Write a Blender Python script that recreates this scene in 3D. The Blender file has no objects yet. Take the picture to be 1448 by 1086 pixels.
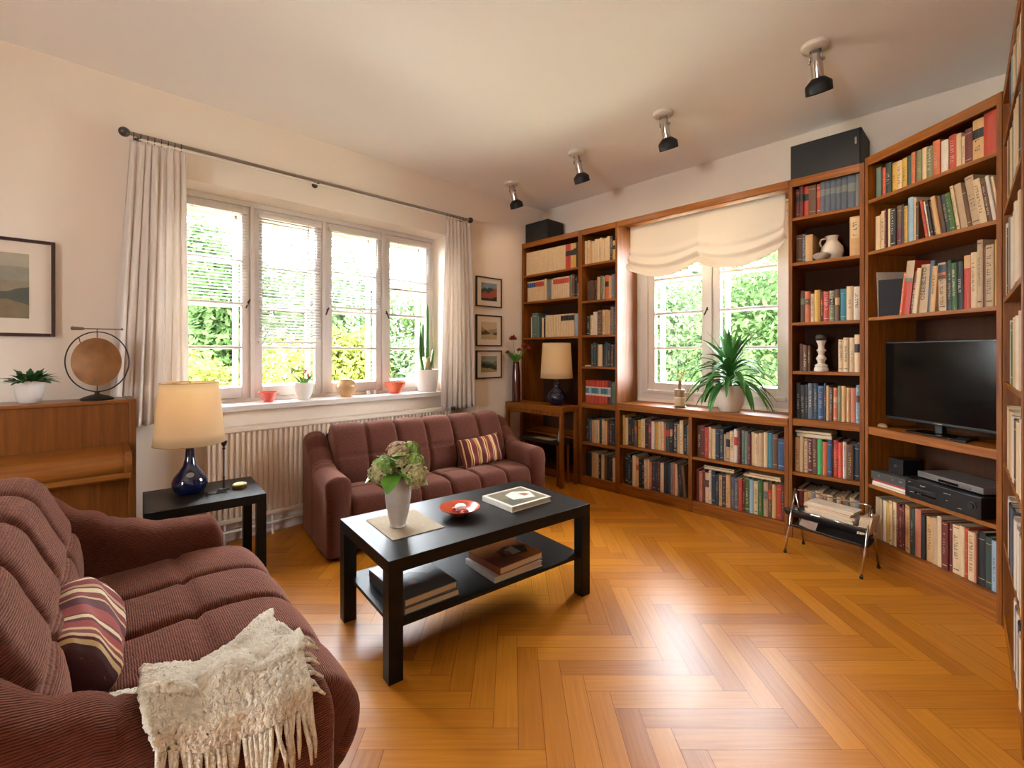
import bpy, math, random
from mathutils import Vector, Matrix
random.seed(7)
C = bpy.context.scene.collection
SC = bpy.context.scene
PI = math.pi
# ------------------------------------------------------------------ camera, world, light, exposure
TH = math.radians(45.9885)
FW = Vector((math.cos(TH), math.sin(TH), 0))
cam = bpy.data.objects.new('camera', bpy.data.cameras.new('camera'))
C.objects.link(cam)
cam.location = (0, 0, 1.2)
cam.rotation_euler = (PI/2, 0, TH - PI/2)
cam.data.sensor_width = 36
cam.data.lens = 36*655/1448
cam.data.shift_y = -(543-500)/1448
cam.data.clip_start = 0.02
SC.camera = cam
w = bpy.data.worlds.new('world'); SC.world = w; w.use_nodes = True
bg = w.node_tree.nodes['Background']
bg.inputs[0].default_value = (.94, 1.0, 1.10, 1)
bg.inputs[1].default_value = 18.5
sun = bpy.data.objects.new('sun', bpy.data.lights.new('sun', 'SUN')); C.objects.link(sun)
sun.data.energy = 13.0; sun.data.angle = math.radians(3); sun.data.color = (1, .95, .85)
sun.rotation_euler = Vector((0.55, 0.62, -0.75)).to_track_quat('-Z', 'Y').to_euler()   # from behind the house onto the garden
SC.view_settings.view_transform = 'Standard'
SC.view_settings.look = 'None'
SC.view_settings.gamma = 1
SC.view_settings.use_curve_mapping = False
SC.view_settings.exposure = 1.85
SC.cycles.use_denoising = True
SC.cycles.max_bounces = 12
SC.cycles.diffuse_bounces = 7
SC.cycles.transparent_max_bounces = 24
SC.cycles.sample_clamp_indirect = 6
SC.cycles.caustics_reflective = False
SC.cycles.caustics_refractive = False
def portal(loc, rot, sx, sy):
    o = bpy.data.objects.new('window_portal', bpy.data.lights.new('window_portal', 'AREA')); C.objects.link(o)
    o.data.shape = 'RECTANGLE'; o.data.size = sx; o.data.size_y = sy
    o.data.cycles.is_portal = True
    o.location = loc; o.rotation_euler = rot
portal((1.45, 3.72, 1.55), (-PI/2, 0, 0), 2.0, 1.45)     # the sky through the long window
portal((-3.28, .55, 1.45), (PI/2, 0, -PI/2), .7, 1.0)     # the sky through the unseen window added behind the camera as fill
portal((3.86, 1.57, 1.50), (PI/2, 0, PI/2), 1.3, 1.5)    # the sky through the end window

# ------------------------------------------------------------------ materials
def lin(hx):
    r = [int(hx[i:i+2], 16)/255 for i in (0, 2, 4)]
    return tuple(c/12.92 if c <= .04045 else ((c+.055)/1.055)**2.4 for c in r) + (1,)
MC = {}
def newmat(name):
    m = bpy.data.materials.new(name); m.use_nodes = True
    nt = m.node_tree; return m, nt, nt.nodes['Principled BSDF']
def mat(name, hx, rough=.5, metal=0, var=.12, scale=30, bump=0, coat=0, emit=0, sheen=0, bscale=None):
    if name in MC: return MC[name]
    m, nt, b = newmat(name)
    N, L = nt.nodes, nt.links
    b.inputs['Roughness'].default_value = rough; b.inputs['Metallic'].default_value = metal
    if coat: b.inputs['Coat Weight'].default_value = coat; b.inputs['Coat Roughness'].default_value = .08
    if sheen: b.inputs['Sheen Weight'].default_value = sheen
    col = lin(hx)
    tc = N.new('ShaderNodeTexCoord'); nz = N.new('ShaderNodeTexNoise'); nz.inputs['Scale'].default_value = scale
    L.new(tc.outputs['Object'], nz.inputs['Vector'])
    mx = N.new('ShaderNodeMixRGB'); mx.inputs[1].default_value = tuple(c*(1-var) for c in col[:3])+(1,)
    mx.inputs[2].default_value = tuple(min(1, c*(1+var)) for c in col[:3])+(1,)
    L.new(nz.outputs['Fac'], mx.inputs[0]); L.new(mx.outputs[0], b.inputs['Base Color'])
    if bump:
        n2 = N.new('ShaderNodeTexNoise'); n2.inputs['Scale'].default_value = bscale or scale*6; n2.inputs['Detail'].default_value = 4
        L.new(tc.outputs['Object'], n2.inputs['Vector'])
        bp = N.new('ShaderNodeBump'); bp.inputs['Strength'].default_value = bump; bp.inputs['Distance'].default_value = .004
        L.new(n2.outputs['Fac'], bp.inputs['Height']); L.new(bp.outputs['Normal'], b.inputs['Normal'])
    if emit:
        b.inputs['Emission Color'].default_value = col; b.inputs['Emission Strength'].default_value = emit
    MC[name] = m; return m
def wood(name, c1, c2, axis, rough=.38, s=9):
    if name in MC: return MC[name]
    m, nt, b = newmat(name); N, L = nt.nodes, nt.links
    tc = N.new('ShaderNodeTexCoord'); mp = N.new('ShaderNodeMapping')
    sc = [s*7, s*7, s*7]; sc[axis] = s*.35; mp.inputs['Scale'].default_value = sc
    L.new(tc.outputs['Object'], mp.inputs['Vector'])
    nz = N.new('ShaderNodeTexNoise'); nz.inputs['Scale'].default_value = 1; nz.inputs['Detail'].default_value = 6; nz.inputs['Roughness'].default_value = .65
    L.new(mp.outputs[0], nz.inputs['Vector'])
    cr = N.new('ShaderNodeValToRGB'); cr.color_ramp.elements[0].position = .32; cr.color_ramp.elements[1].position = .68
    cr.color_ramp.elements[0].color = lin(c1); cr.color_ramp.elements[1].color = lin(c2)
    L.new(nz.outputs['Fac'], cr.inputs[0]); L.new(cr.outputs[0], b.inputs['Base Color'])
    bp = N.new('ShaderNodeBump'); bp.inputs['Strength'].default_value = .15; bp.inputs['Distance'].default_value = .002
    L.new(nz.outputs['Fac'], bp.inputs['Height']); L.new(bp.outputs['Normal'], b.inputs['Normal'])
    b.inputs['Roughness'].default_value = rough; b.inputs['Specular IOR Level'].default_value = .28
    MC[name] = m; return m
WV = wood('teak_upright', '643306', '8e5014', 2, .5)
WH = wood('teak_board', '6e3a08', '9a5a18', 0, .45)
WB = wood('teak_back', '351a06', '42220a', 2, .85)
PV = wood('piano_veneer', '70401a', '8c5423', 2, .3)
PH = wood('piano_rail', '7d4a1c', '9a5e28', 0, .28)
BLK = wood('black_stain', '0d0b0a', '17130f', 0, .42)
BLK.node_tree.nodes['Principled BSDF'].inputs['Specular IOR Level'].default_value = .26
WALL = mat('wall_paint', 'e8d8c6', .9, var=.015, scale=3, bump=.08, bscale=180)
CEIL = mat('ceiling_paint', 'f6f2ee', .9, var=.01, scale=3)
WHITE = mat('white_paint', 'd3c7be', .35, var=.02)
SILLM = mat('sill_paint', 'dacfc6', .25, var=.02)
RAD = mat('radiator_enamel', 'e2cfbb', .4, var=.02)
CHROME = mat('chrome', 'c8c0b8', .14, 1, var=.03)
STEEL = mat('brushed_steel', 'a39b92', .3, 1, var=.05)
DSTEEL = mat('dark_steel', '55504b', .35, 1, var=.05)
BLKP = mat('black_plastic', '0d0b09', .35, var=.1)
BLKM = mat('black_matte', '131110', .6, var=.1)
SPKM = mat('speaker_black', '1a1713', .7, var=.1)
DARK = mat('dark_gap', '0a0705', .9, var=0)
BRASS = mat('brass', 'a9823c', .3, 1)
IVORY = mat('ivory_enamel', 'd8ccbb', .4, var=.02)
TERRA = mat('red_glaze', 'b8482a', .22, var=.15, coat=.6)
CORAL = mat('coral_glaze', 'd8574a', .2, var=.12, coat=.6)
ORANGEG = mat('orange_glaze', 'cf5a35', .2, var=.2, coat=.6)
POTW = mat('white_ceramic', 'e6e2dd', .3, var=.02, coat=.3)
POTC = mat('cream_ceramic', 'cfc0ab', .45, var=.05)
TANC = mat('tan_ceramic', 'bd9264', .35, var=.35, scale=9, coat=.3)
BLUEG = mat('navy_glaze', '0a1330', .12, var=.2, coat=1)
SOIL = mat('soil', '2b1c12', .95, var=.3)
LEAFG = mat('leaf_green', '2e5a1c', .4, var=.35, scale=20)
LEAFL = mat('leaf_light', '5f8a34', .45, var=.3, scale=20)
CACT = mat('cactus_green', '4d7a35', .5, var=.3, scale=40)
def translucent(name, hx, t=.5, rough=.9, bump=0, glow=False):
    if name in MC: return MC[name]
    m, nt, b = newmat(name); N, L = nt.nodes, nt.links
    b.inputs['Base Color'].default_value = lin(hx); b.inputs['Roughness'].default_value = rough
    tr = N.new('ShaderNodeBsdfTranslucent'); tr.inputs[0].default_value = lin(hx)
    mx = N.new('ShaderNodeMixShader'); mx.inputs[0].default_value = t
    L.new(b.outputs[0], mx.inputs[1]); L.new(tr.outputs[0], mx.inputs[2]); L.new(mx.outputs[0], N['Material Output'].inputs[0])
    if bump:
        tc = N.new('ShaderNodeTexCoord'); nz = N.new('ShaderNodeTexNoise'); nz.inputs['Scale'].default_value = 220
        L.new(tc.outputs['Object'], nz.inputs['Vector'])
        bp = N.new('ShaderNodeBump'); bp.inputs['Strength'].default_value = bump; bp.inputs['Distance'].default_value = .002
        L.new(nz.outputs['Fac'], bp.inputs['Height']); L.new(bp.outputs['Normal'], b.inputs['Normal'])
    MC[name] = m; return m
CURT = translucent('curtain_linen', 'ece3da', .42, bump=.2)
ROMAN = translucent('roman_linen', 'd9cbb9', .22, bump=.2)
SHADE = translucent('shade_linen', 'e6cfa6', .45, bump=.1)
SLAT = translucent('blind_slat', 'b8b2ae', .03, .4)
def glassmat():
    m, nt, b = newmat('window_glass'); N, L = nt.nodes, nt.links
    g = N.new('ShaderNodeBsdfGlossy'); g.inputs['Roughness'].default_value = .01
    t = N.new('ShaderNodeBsdfTransparent'); t.inputs[0].default_value = (.97, .98, .97, 1)
    fr = N.new('ShaderNodeFresnel'); fr.inputs[0].default_value = 1.3
    mx = N.new('ShaderNodeMixShader'); L.new(fr.outputs[0], mx.inputs[0]); L.new(t.outputs[0], mx.inputs[1]); L.new(g.outputs[0], mx.inputs[2])
    L.new(mx.outputs[0], N['Material Output'].inputs[0]); return m
GLASS = glassmat()
def fabric(name, c1, c2, wales, strength):
    m, nt, b = newmat(name); N, L = nt.nodes, nt.links
    uv = N.new('ShaderNodeUVMap'); uv.uv_map = 'UVMap'
    nz = N.new('ShaderNodeTexNoise'); nz.inputs['Scale'].default_value = 55; nz.inputs['Detail'].default_value = 5
    mp = N.new('ShaderNodeMapping'); mp.inputs['Scale'].default_value = (1, 3.5, 1)
    L.new(uv.outputs[0], mp.inputs[0]); L.new(mp.outputs[0], nz.inputs['Vector'])
    wv = N.new('ShaderNodeTexWave'); wv.bands_direction = 'Y'; wv.inputs['Scale'].default_value = wales; wv.inputs['Distortion'].default_value = 1.6
    wv.inputs['Detail'].default_value = 2; wv.inputs['Detail Scale'].default_value = 1.5
    L.new(uv.outputs[0], wv.inputs['Vector'])
    ad = N.new('ShaderNodeMath'); ad.operation = 'MULTIPLY_ADD'; ad.inputs[1].default_value = .55
    L.new(wv.outputs['Fac'], ad.inputs[0]); L.new(nz.outputs['Fac'], ad.inputs[2])
    cr = N.new('ShaderNodeValToRGB'); cr.color_ramp.elements[0].position = .3; cr.color_ramp.elements[1].position = 1.0
    cr.color_ramp.elements[0].color = lin(c1); cr.color_ramp.elements[1].color = lin(c2)
    L.new(ad.outputs[0], cr.inputs[0]); L.new(cr.outputs[0], b.inputs['Base Color'])
    b.inputs['Roughness'].default_value = .95; b.inputs['Sheen Weight'].default_value = .6; b.inputs['Sheen Roughness'].default_value = .4
    b.inputs['Sheen Tint'].default_value = lin('d09a84')
    b.inputs['Specular IOR Level'].default_value = .15
    bp = N.new('ShaderNodeBump'); bp.inputs['Strength'].default_value = strength; bp.inputs['Distance'].default_value = .004
    L.new(ad.outputs[0], bp.inputs['Height']); L.new(bp.outputs['Normal'], b.inputs['Normal'])
    return m
FABN = fabric('rust_corduroy', '2c1209', '733d2c', 58, .8)
FABW = fabric('rust_chenille', '30160e', '6b3d31', 75, .45)
FABS = mat('seam_piping', '4a221c', .9)
def stripes(name, stops, axis, lo, hi):
    m, nt, b = newmat(name); N, L = nt.nodes, nt.links
    tc = N.new('ShaderNodeTexCoord'); sp = N.new('ShaderNodeSeparateXYZ'); L.new(tc.outputs['Object'], sp.inputs[0])
    mr = N.new('ShaderNodeMapRange'); mr.inputs['From Min'].default_value = lo; mr.inputs['From Max'].default_value = hi
    L.new(sp.outputs[axis], mr.inputs['Value'])
    cr = N.new('ShaderNodeValToRGB'); cr.color_ramp.interpolation = 'CONSTANT'
    L.new(mr.outputs[0], cr.inputs[0])
    e = cr.color_ramp.elements
    e[0].position = 0; e[0].color = lin(stops[0][1]); e[1].position = stops[1][0]; e[1].color = lin(stops[1][1])
    for p, c in stops[2:]:
        x = e.new(p); x.color = lin(c)
    L.new(cr.outputs[0], b.inputs['Base Color']); b.inputs['Roughness'].default_value = .85
    nz = N.new('ShaderNodeTexNoise'); nz.inputs['Scale'].default_value = 260; L.new(tc.outputs['Object'], nz.inputs['Vector'])
    bp = N.new('ShaderNodeBump'); bp.inputs['Strength'].default_value = .3; bp.inputs['Distance'].default_value = .002
    L.new(nz.outputs['Fac'], bp.inputs['Height']); L.new(bp.outputs['Normal'], b.inputs['Normal'])
    return m

# ------------------------------------------------------------------ mesh builder
class MB:
    def __init__(s): s.v = []; s.f = []; s.mi = []; s.uv = {}; s.cur = 0
    def m(s, i): s.cur = i; return s
    def face(s, idx): s.f.append(tuple(idx)); s.mi.append(s.cur)
    def box(s, a, b, M=None):
        x0, y0, z0 = a; x1, y1, z1 = b; n = len(s.v)
        P = [(x0,y0,z0),(x1,y0,z0),(x1,y1,z0),(x0,y1,z0),(x0,y0,z1),(x1,y0,z1),(x1,y1,z1),(x0,y1,z1)]
        if M is not None: P = [tuple(M @ Vector(p)) for p in P]
        s.v += P
        for q in ((0,3,2,1),(4,5,6,7),(0,1,5,4),(1,2,6,5),(2,3,7,6),(3,0,4,7)): s.face([n+i for i in q])
        return s
    def quad(s, pts):
        n = len(s.v); s.v += [tuple(p) for p in pts]; s.face(range(n, n+len(pts))); return s
    def tube(s, pts, r, seg=8, cap=True):
        pts = [Vector(p) for p in pts]; R = r if isinstance(r, (list, tuple)) else [r]*len(pts)
        n0 = len(s.v); up = None
        for i, p in enumerate(pts):
            d = (pts[min(i+1, len(pts)-1)]-pts[max(i-1, 0)])
            if d.length < 1e-9: d = Vector((0, 0, 1))
            d.normalize()
            if up is None:
                up = Vector((0, 0, 1)) if abs(d.z) < .9 else Vector((1, 0, 0))
            a = d.cross(up)
            if a.length < 1e-6: a = d.cross(Vector((0, 1, 0)))
            a.normalize(); b = a.cross(d).normalized(); up = b
            for k in range(seg):
                t = 2*PI*k/seg; s.v.append(tuple(p+a*math.cos(t)*R[i]+b*math.sin(t)*R[i]))
        for i in range(len(pts)-1):
            for k in range(seg):
                a0 = n0+i*seg+k; a1 = n0+i*seg+(k+1) % seg
                s.face((a0, a1, a1+seg, a0+seg))
        if cap:
            s.face([n0+k for k in range(seg)][::-1]); s.face([n0+(len(pts)-1)*seg+k for k in range(seg)])
        return s
    def lathe(s, prof, c=(0, 0, 0), seg=32, sx=1, sy=1, M=None):
        n0 = len(s.v); cx, cy, cz = c
        for r, z in prof:
            for k in range(seg):
                t = 2*PI*k/seg; p = (cx+math.cos(t)*r*sx, cy+math.sin(t)*r*sy, cz+z)
                s.v.append(tuple(M @ Vector(p)) if M is not None else p)
        for i in range(len(prof)-1):
            for k in range(seg):
                a0 = n0+i*seg+k; a1 = n0+i*seg+(k+1) % seg
                s.face((a0, a1, a1+seg, a0+seg))
        if prof[0][0] > 1e-6: s.face([n0+k for k in range(seg)][::-1])
        if prof[-1][0] > 1e-6: s.face([n0+(len(prof)-1)*seg+k for k in range(seg)])
        return s
    def grid(s, fn, nu, nv, closeu=False):
        n0 = len(s.v)
        for i in range(nu+1):
            for j in range(nv+1): s.v.append(tuple(fn(i/nu, j/nv)))
        for i in range(nu):
            for j in range(nv):
                a = n0+i*(nv+1)+j; s.face((a, a+nv+1, a+nv+2, a+1))
        return s
    def sphere(s, c, r, nu=12, nv=8, sz=1, sx=1, sy=1):
        prof = [(max(1e-5, r*math.sin(PI*i/nv)), -r*math.cos(PI*i/nv)*sz) for i in range(nv+1)]
        return s.lathe(prof, c, nu, sx, sy)
    def build(s, name, mats, parent=None, smooth=False, bevel=0, uvs=None, solid=0, subd=0):
        me = bpy.data.meshes.new(name); me.from_pydata(s.v, [], s.f)
        if not isinstance(mats, (list, tuple)): mats = [mats]
        for m in mats: me.materials.append(m)
        if len(mats) > 1: me.polygons.foreach_set('material_index', s.mi)
        if uvs:
            l = me.uv_layers.new(name='UVMap')
            vi = [0]*len(me.loops); me.loops.foreach_get('vertex_index', vi)
            fl = []
            for i in vi: fl += uvs[i]
            l.data.foreach_set('uv', fl)
        if smooth: me.polygons.foreach_set('use_smooth', [True]*len(me.polygons))
        me.update()
        o = bpy.data.objects.new(name, me); C.objects.link(o)
        if parent: o.parent = parent
        if bevel:
            b = o.modifiers.new('bevel', 'BEVEL'); b.width = bevel; b.segments = 2; b.limit_method = 'ANGLE'; b.angle_limit = math.radians(50)
        if solid:
            b = o.modifiers.new('solid', 'SOLIDIFY'); b.thickness = solid; b.offset = 0
        if subd:
            b = o.modifiers.new('sub', 'SUBSURF'); b.levels = subd; b.render_levels = subd
        if smooth == 'auto':
            me.polygons.foreach_set('use_smooth', [True]*len(me.polygons))
            b = o.modifiers.new('smooth', 'EDGE_SPLIT'); b.split_angle = math.radians(40)
        return o
def tag(o, label, cat, group=None):
    o['label'] = label; o['category'] = cat
    if group: o['group'] = group
    return o
def thing(name, label, cat, loc=(0, 0, 0), rz=0, group=None):
    o = bpy.data.objects.new(name, None); C.objects.link(o); o.empty_display_size = .05
    o.location = loc; o.rotation_euler = (0, 0, rz); return tag(o, label, cat, group)
def struct(o):
    o['kind'] = 'structure'; return o
def box(name, a, b, m, parent=None, bevel=.002): return MB().box(a, b).build(name, m, parent, bevel=bevel)
def dup(root, loc, rz=0, label=None, group=None):
    r = root.copy(); C.objects.link(r); r.location = loc; r.rotation_euler = (0, 0, rz)
    if label: r['label'] = label
    if group: r['group'] = group
    for ch in list(root.children):
        c = ch.copy(); C.objects.link(c); c.parent = r
        for g in ch.children:
            d = g.copy(); C.objects.link(d); d.parent = c
    return r
def interp(tab, x):
    if x <= tab[0][0]: return tab[0][1]
    for (a, b), (c, d) in zip(tab, tab[1:]):
        if x <= c:
            t = (x-a)/(c-a); t = t*t*(3-2*t); return b+(d-b)*t
    return tab[-1][1]

# ------------------------------------------------------------------ room shell
X0, X1, Y0, Y1, H = -3.0, 3.75, -.42, 3.40, 2.75
# floor: herringbone planks 0.49 x 0.08 laid at 45 degrees to the walls
def floor():
    U = Vector((FW.y, -FW.x)); V = -Vector((FW.x, FW.y))
    O = Vector((1.39, 1.175)); PW = .0815; n = 6; g = .0006
    bx = (X0-.02, Y0-.02, X1+.02, Y1+.02)
    def clip(poly):
        for ax, lim, sg in ((0, bx[0], 1), (1, bx[1], 1), (0, bx[2], -1), (1, bx[3], -1)):
            out = []
            for i in range(len(poly)):
                a, b = poly[i], poly[(i+1) % len(poly)]
                ia = (a[0][ax]-lim)*sg >= 0; ib = (b[0][ax]-lim)*sg >= 0
                if ia: out.append(a)
                if ia != ib:
                    t = (lim-a[0][ax])/(b[0][ax]-a[0][ax])
                    out.append((a[0].lerp(b[0], t), a[1].lerp(b[1], t)))
            poly = out
            if len(poly) < 3: return None
        return poly
    v, f, uv, rnd = [], [], [], []
    def add(x, y, w, h, vert):
        c = []
        ro = random.random()*40
        for (px, py) in ((x+g/PW, y+g/PW), (x+w-g/PW, y+g/PW), (x+w-g/PW, y+h-g/PW), (x+g/PW, y+h-g/PW)):
            P = O+U*px*PW+V*py*PW
            lu = (px-x, py-y) if not vert else (py-y, px-x)
            c.append((P, Vector((lu[0]*PW+ro, lu[1]*PW+ro*.7))))
        q = clip(c)
        if not q: return
        n0 = len(v); r = random.random()
        ar = sum(q[i][0].x*q[(i+1) % len(q)][0].y-q[(i+1) % len(q)][0].x*q[i][0].y for i in range(len(q)))
        if ar < 0: q = q[::-1]
        for P, t in q: v.append((P.x, P.y, 0)); uv.append((t.x, t.y)); rnd.append(r)
        f.append(tuple(range(n0, n0+len(q))))
    for m in range(-9, 10):
        for k in range(-90, 91):
            add(k+m*n, k-m*n, n, 1, False)
            add(k+n+m*n, k+1-n-m*n, 1, n, True)
    nb = len(v); nf = len(f)
    v += [(bx[0], bx[1], -.0015), (bx[2], bx[1], -.0015), (bx[2], bx[3], -.0015), (bx[0], bx[3], -.0015)]; uv += [(0, 0)]*4; rnd += [0]*4
    f.append((nb, nb+1, nb+2, nb+3))
    v += [(x, y, -.2) for x, y, z in v[nb:nb+4]]; uv += [(0, 0)]*4; rnd += [0]*4
    f.append((nb+7, nb+6, nb+5, nb+4))
    for i in range(4): j = (i+1) % 4; f.append((nb+4+i, nb+4+j, nb+j, nb+i))
    me = bpy.data.meshes.new('floor'); me.from_pydata(v, [], f)
    l = me.uv_layers.new(name='UVMap'); at = me.attributes.new('plank', 'FLOAT', 'POINT')
    at.data.foreach_set('value', rnd)
    for lp in me.loops: l.data[lp.index].uv = uv[lp.vertex_index]
    m, nt, b = newmat('oak_parquet'); N, L = nt.nodes, nt.links
    un = N.new('ShaderNodeUVMap'); un.uv_map = 'UVMap'; mp = N.new('ShaderNodeMapping'); mp.inputs['Scale'].default_value = (4, 90, 1)
    L.new(un.outputs[0], mp.inputs[0]); nz = N.new('ShaderNodeTexNoise'); nz.inputs['Scale'].default_value = 1; nz.inputs['Detail'].default_value = 5
    nz.inputs['Distortion'].default_value = .4
    L.new(mp.outputs[0], nz.inputs['Vector'])
    an = N.new('ShaderNodeAttribute'); an.attribute_name = 'plank'
    ad = N.new('ShaderNodeMath'); ad.operation = 'MULTIPLY_ADD'; ad.inputs[1].default_value = .42
    L.new(an.outputs['Fac'], ad.inputs[0])
    ms = N.new('ShaderNodeMath'); ms.operation = 'MULTIPLY'; ms.inputs[1].default_value = .6
    L.new(nz.outputs['Fac'], ms.inputs[0]); L.new(ms.outputs[0], ad.inputs[2])
    cr = N.new('ShaderNodeValToRGB'); e = cr.color_ramp.elements
    e[0].position = .1; e[0].color = lin('955310'); e[1].position = .8; e[1].color = lin('c98226')
    L.new(ad.outputs[0], cr.inputs[0]); L.new(cr.outputs[0], b.inputs['Base Color'])
    b.inputs['Roughness'].default_value = .33; b.inputs['Specular IOR Level'].default_value = .3
    bp = N.new('ShaderNodeBump'); bp.inputs['Strength'].default_value = .12; bp.inputs['Distance'].default_value = .002
    L.new(nz.outputs['Fac'], bp.inputs['Height']); L.new(bp.outputs['Normal'], b.inputs['Normal'])
    me.materials.append(m); me.materials.append(mat('floor_joint', '3a1f0a', .8))
    for p in me.polygons: p.material_index = 1 if p.index >= nf else 0
    o = bpy.data.objects.new('floor', me); C.objects.link(o); struct(o)
floor()
struct(box('ceiling', (X0-.3, Y0-.3, H), (X1+.4, Y1+.4, H+.2), CEIL, bevel=0))
T = .36
def wallbox(name, boxes, m=WALL):
    b = MB()
    for q in boxes: b.box(*q)
    return struct(b.build(name, m))
WX0, WX1, WZ0, WZ1 = .44, 2.475, .83, 2.262     # opening of the long window
wallbox('wall_left', [((X0-.3, Y1, -.2), (WX0, Y1+T, H)), ((WX1, Y1, -.2), (X1+.4, Y1+T, H)),
        ((WX0, Y1, -.2), (WX1, Y1+T, WZ0)), ((WX0, Y1, WZ1), (WX1, Y1+T, H))])
EY0, EY1, EZ0, EZ1 = .96, 2.24, .80, 2.30       # opening of the end window
wallbox('wall_end', [((X1, Y0-.3, -.2), (X1+T, EY0, H)), ((X1, EY1, -.2), (X1+T, Y1, H)),
        ((X1, EY0, -.2), (X1+T, EY1, EZ0)), ((X1, EY0, EZ1), (X1+T, EY1, H))])
wallbox('wall_right', [((X0-.3, Y0-.3, -.2), (X1, Y0, H))])
wallbox('wall_back', [((X0-.3, Y0, -.2), (X0, .2, H)), ((X0-.3, .9, -.2), (X0, Y1, H)), ((X0-.3, .2, -.2), (X0, .9, .95)), ((X0-.3, .2, 1.95), (X0, .9, H))])
def fill_window():  # unseen window, added in the back wall to let in more daylight
    m = MB()
    for y in (.2, .86): m.box((X0-.2, y, .95), (X0-.14, y+.04, 1.95))
    m.box((X0-.2, .24, .95), (X0-.14, .86, 1.01)).box((X0-.2, .24, 1.89), (X0-.14, .86, 1.95))
    w = m.build('added_fill_window', WHITE); struct(w)
    MB().box((X0-.18, .24, 1.01), (X0-.175, .86, 1.89)).build('window_glass', GLASS, w)
fill_window()
bb = MB().box((X0, Y1-.018, 0), (3.42, Y1, .075)).box((X0, Y1-.024, 0), (3.42, Y1, .018))
struct(bb.build('baseboard_left', WHITE, bevel=.003))

# ------------------------------------------------------------------ windows
def sash(name, ax, a0, a1, z0, z1, d0, st, rail, munt, parent, handle=None, mt=.02):
    """a casement: ax 0 = runs along x at depth y=d0.., ax 1 = runs along y at depth x=d0.."""
    def P(a, d, z): return (a, d, z) if ax == 0 else (d, a, z)
    def bx(mb, a, b, c, d, e, f):
        p, q = P(a, c, e), P(b, d, f)
        return mb.box(tuple(min(p[i], q[i]) for i in range(3)), tuple(max(p[i], q[i]) for i in range(3)))
    fr = MB()
    bx(fr, a0, a0+st, d0, d0+.045, z0, z1); bx(fr, a1-st, a1, d0, d0+.045, z0, z1)
    bx(fr, a0+st, a1-st, d0, d0+.045, z0, z0+rail); bx(fr, a0+st, a1-st, d0, d0+.045, z1-rail*.8, z1)
    # outer casement of the double window, a little narrower in sight
    s2 = st*.45
    bx(fr, a0+st*.9, a0+st+s2, d0+.11, d0+.15, z0+.01, z1-.01); bx(fr, a1-st-s2, a1-st*.9, d0+.11, d0+.15, z0+.01, z1-.01)
    bx(fr, a0+st, a1-st, d0+.11, d0+.15, z0+.01, z0+rail*1.1); bx(fr, a0+st, a1-st, d0+.11, d0+.15, z1-rail, z1-.01)
    for z in munt:
        bx(fr, a0+st, a1-st, d0+.008, d0+.036, z-mt/2, z+mt/2)
        bx(fr, a0+st, a1-st, d0+.115, d0+.14, z-mt/2, z+mt/2)
    o = fr.build('window_frame', WHITE, parent, bevel=.004)
    g = MB(); bx(g, a0+st-.005, a1-st+.005, d0+.02, d0+.024, z0+rail-.005, z1-rail*.8+.005)
    g.build('window_glass', GLASS, o)
    if handle:
        a, z, sgn = handle
        hb = MB()
        p = Vector(P(a, d0-.012, z))
        hb.tube([P(a, d0+.002, z), P(a, d0-.018, z)], .006)
        hb.tube([P(a, d0-.018, z), P(a+sgn*.018, d0-.02, z-.045)], [.006, .0045])
        hb.tube([P(a, d0-.018, z), P(a-sgn*.008, d0-.02, z+.02)], [.006, .0045])
        hb.build('window_handle', mat('handle_iron', '3b332b', .4, .8), o, smooth=True)
    return o
w1 = bpy.data.objects.new('window_1', None); C.objects.link(w1); w1['kind'] = 'structure'
fd = 3.62
fb = MB()   # fixed frame with three mullions
for x in (WX0+.012, .952, 1.455, 1.962, WX1-.012):
    fb.box((x-.014, fd-.012, WZ0+.03), (x+.014, fd+.16, WZ1))
fb.box((WX0, fd-.0135, WZ1-.035), (WX1, fd+.1585, WZ1)); fb.box((WX0, fd-.0135, WZ0), (WX1, fd+.1585, WZ0+.06))
fb.build('fixed_frame', WHITE, w1, bevel=.003)
edges = [(.466, .938), (.966, 1.441), (1.469, 1.948), (1.976, 2.449)]
hnd = [(.925, 1.56, -1), None, (1.482, 1.545, -1), (1.99, 1.545, 1)]
for (a, b), hd in zip(edges, hnd):
    sash('s', 0, a, b, WZ0+.062, WZ1-.037, fd, .052, .075, (1.243, 1.538, 1.843), w1, hd)
struct(MB().box((WX0-.03, 3.335, WZ0), (WX1+.075, Y1, WZ0+.038)).box((WX0, Y1, WZ0), (WX1, fd+.01, WZ0+.038)).build('trim_1', SILLM, bevel=.006))
w2 = bpy.data.objects.new('window_2', None); C.objects.link(w2); w2['kind'] = 'structure'
fb = MB(); ex = 3.765
fb.box((ex, EY1-.09, EZ0+.05), (ex+.14, EY1, EZ1-.06)).box((ex, EY0, EZ0+.05), (ex+.14, EY0+.075, EZ1-.06))
fb.box((ex, EY0, EZ1-.06), (ex+.14, EY1, EZ1)).box((ex, EY0, EZ0), (ex+.14, EY1, EZ0+.05))
fb.box((ex-.012, EY0+.075, EZ0+.0501), (ex+.05, EY1-.09, EZ0+.075))
fb.box((ex-.008, EY1-.035, EZ0+.001), (ex-.0001, EY1, EZ1-.001))
fb.build('fixed_frame', WHITE, w2, bevel=.004)
sash('s', 1, 1.60, EY1-.092, EZ0+.077, EZ1-.062, ex+.02, .062, .065, (1.248, 1.552, 1.856), w2, (1.615, 1.56, 1))
sash('s', 1, EY0+.077, 1.575, EZ0+.077, EZ1-.062, ex+.02, .062, .065, (1.248, 1.552, 1.856), w2)
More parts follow.
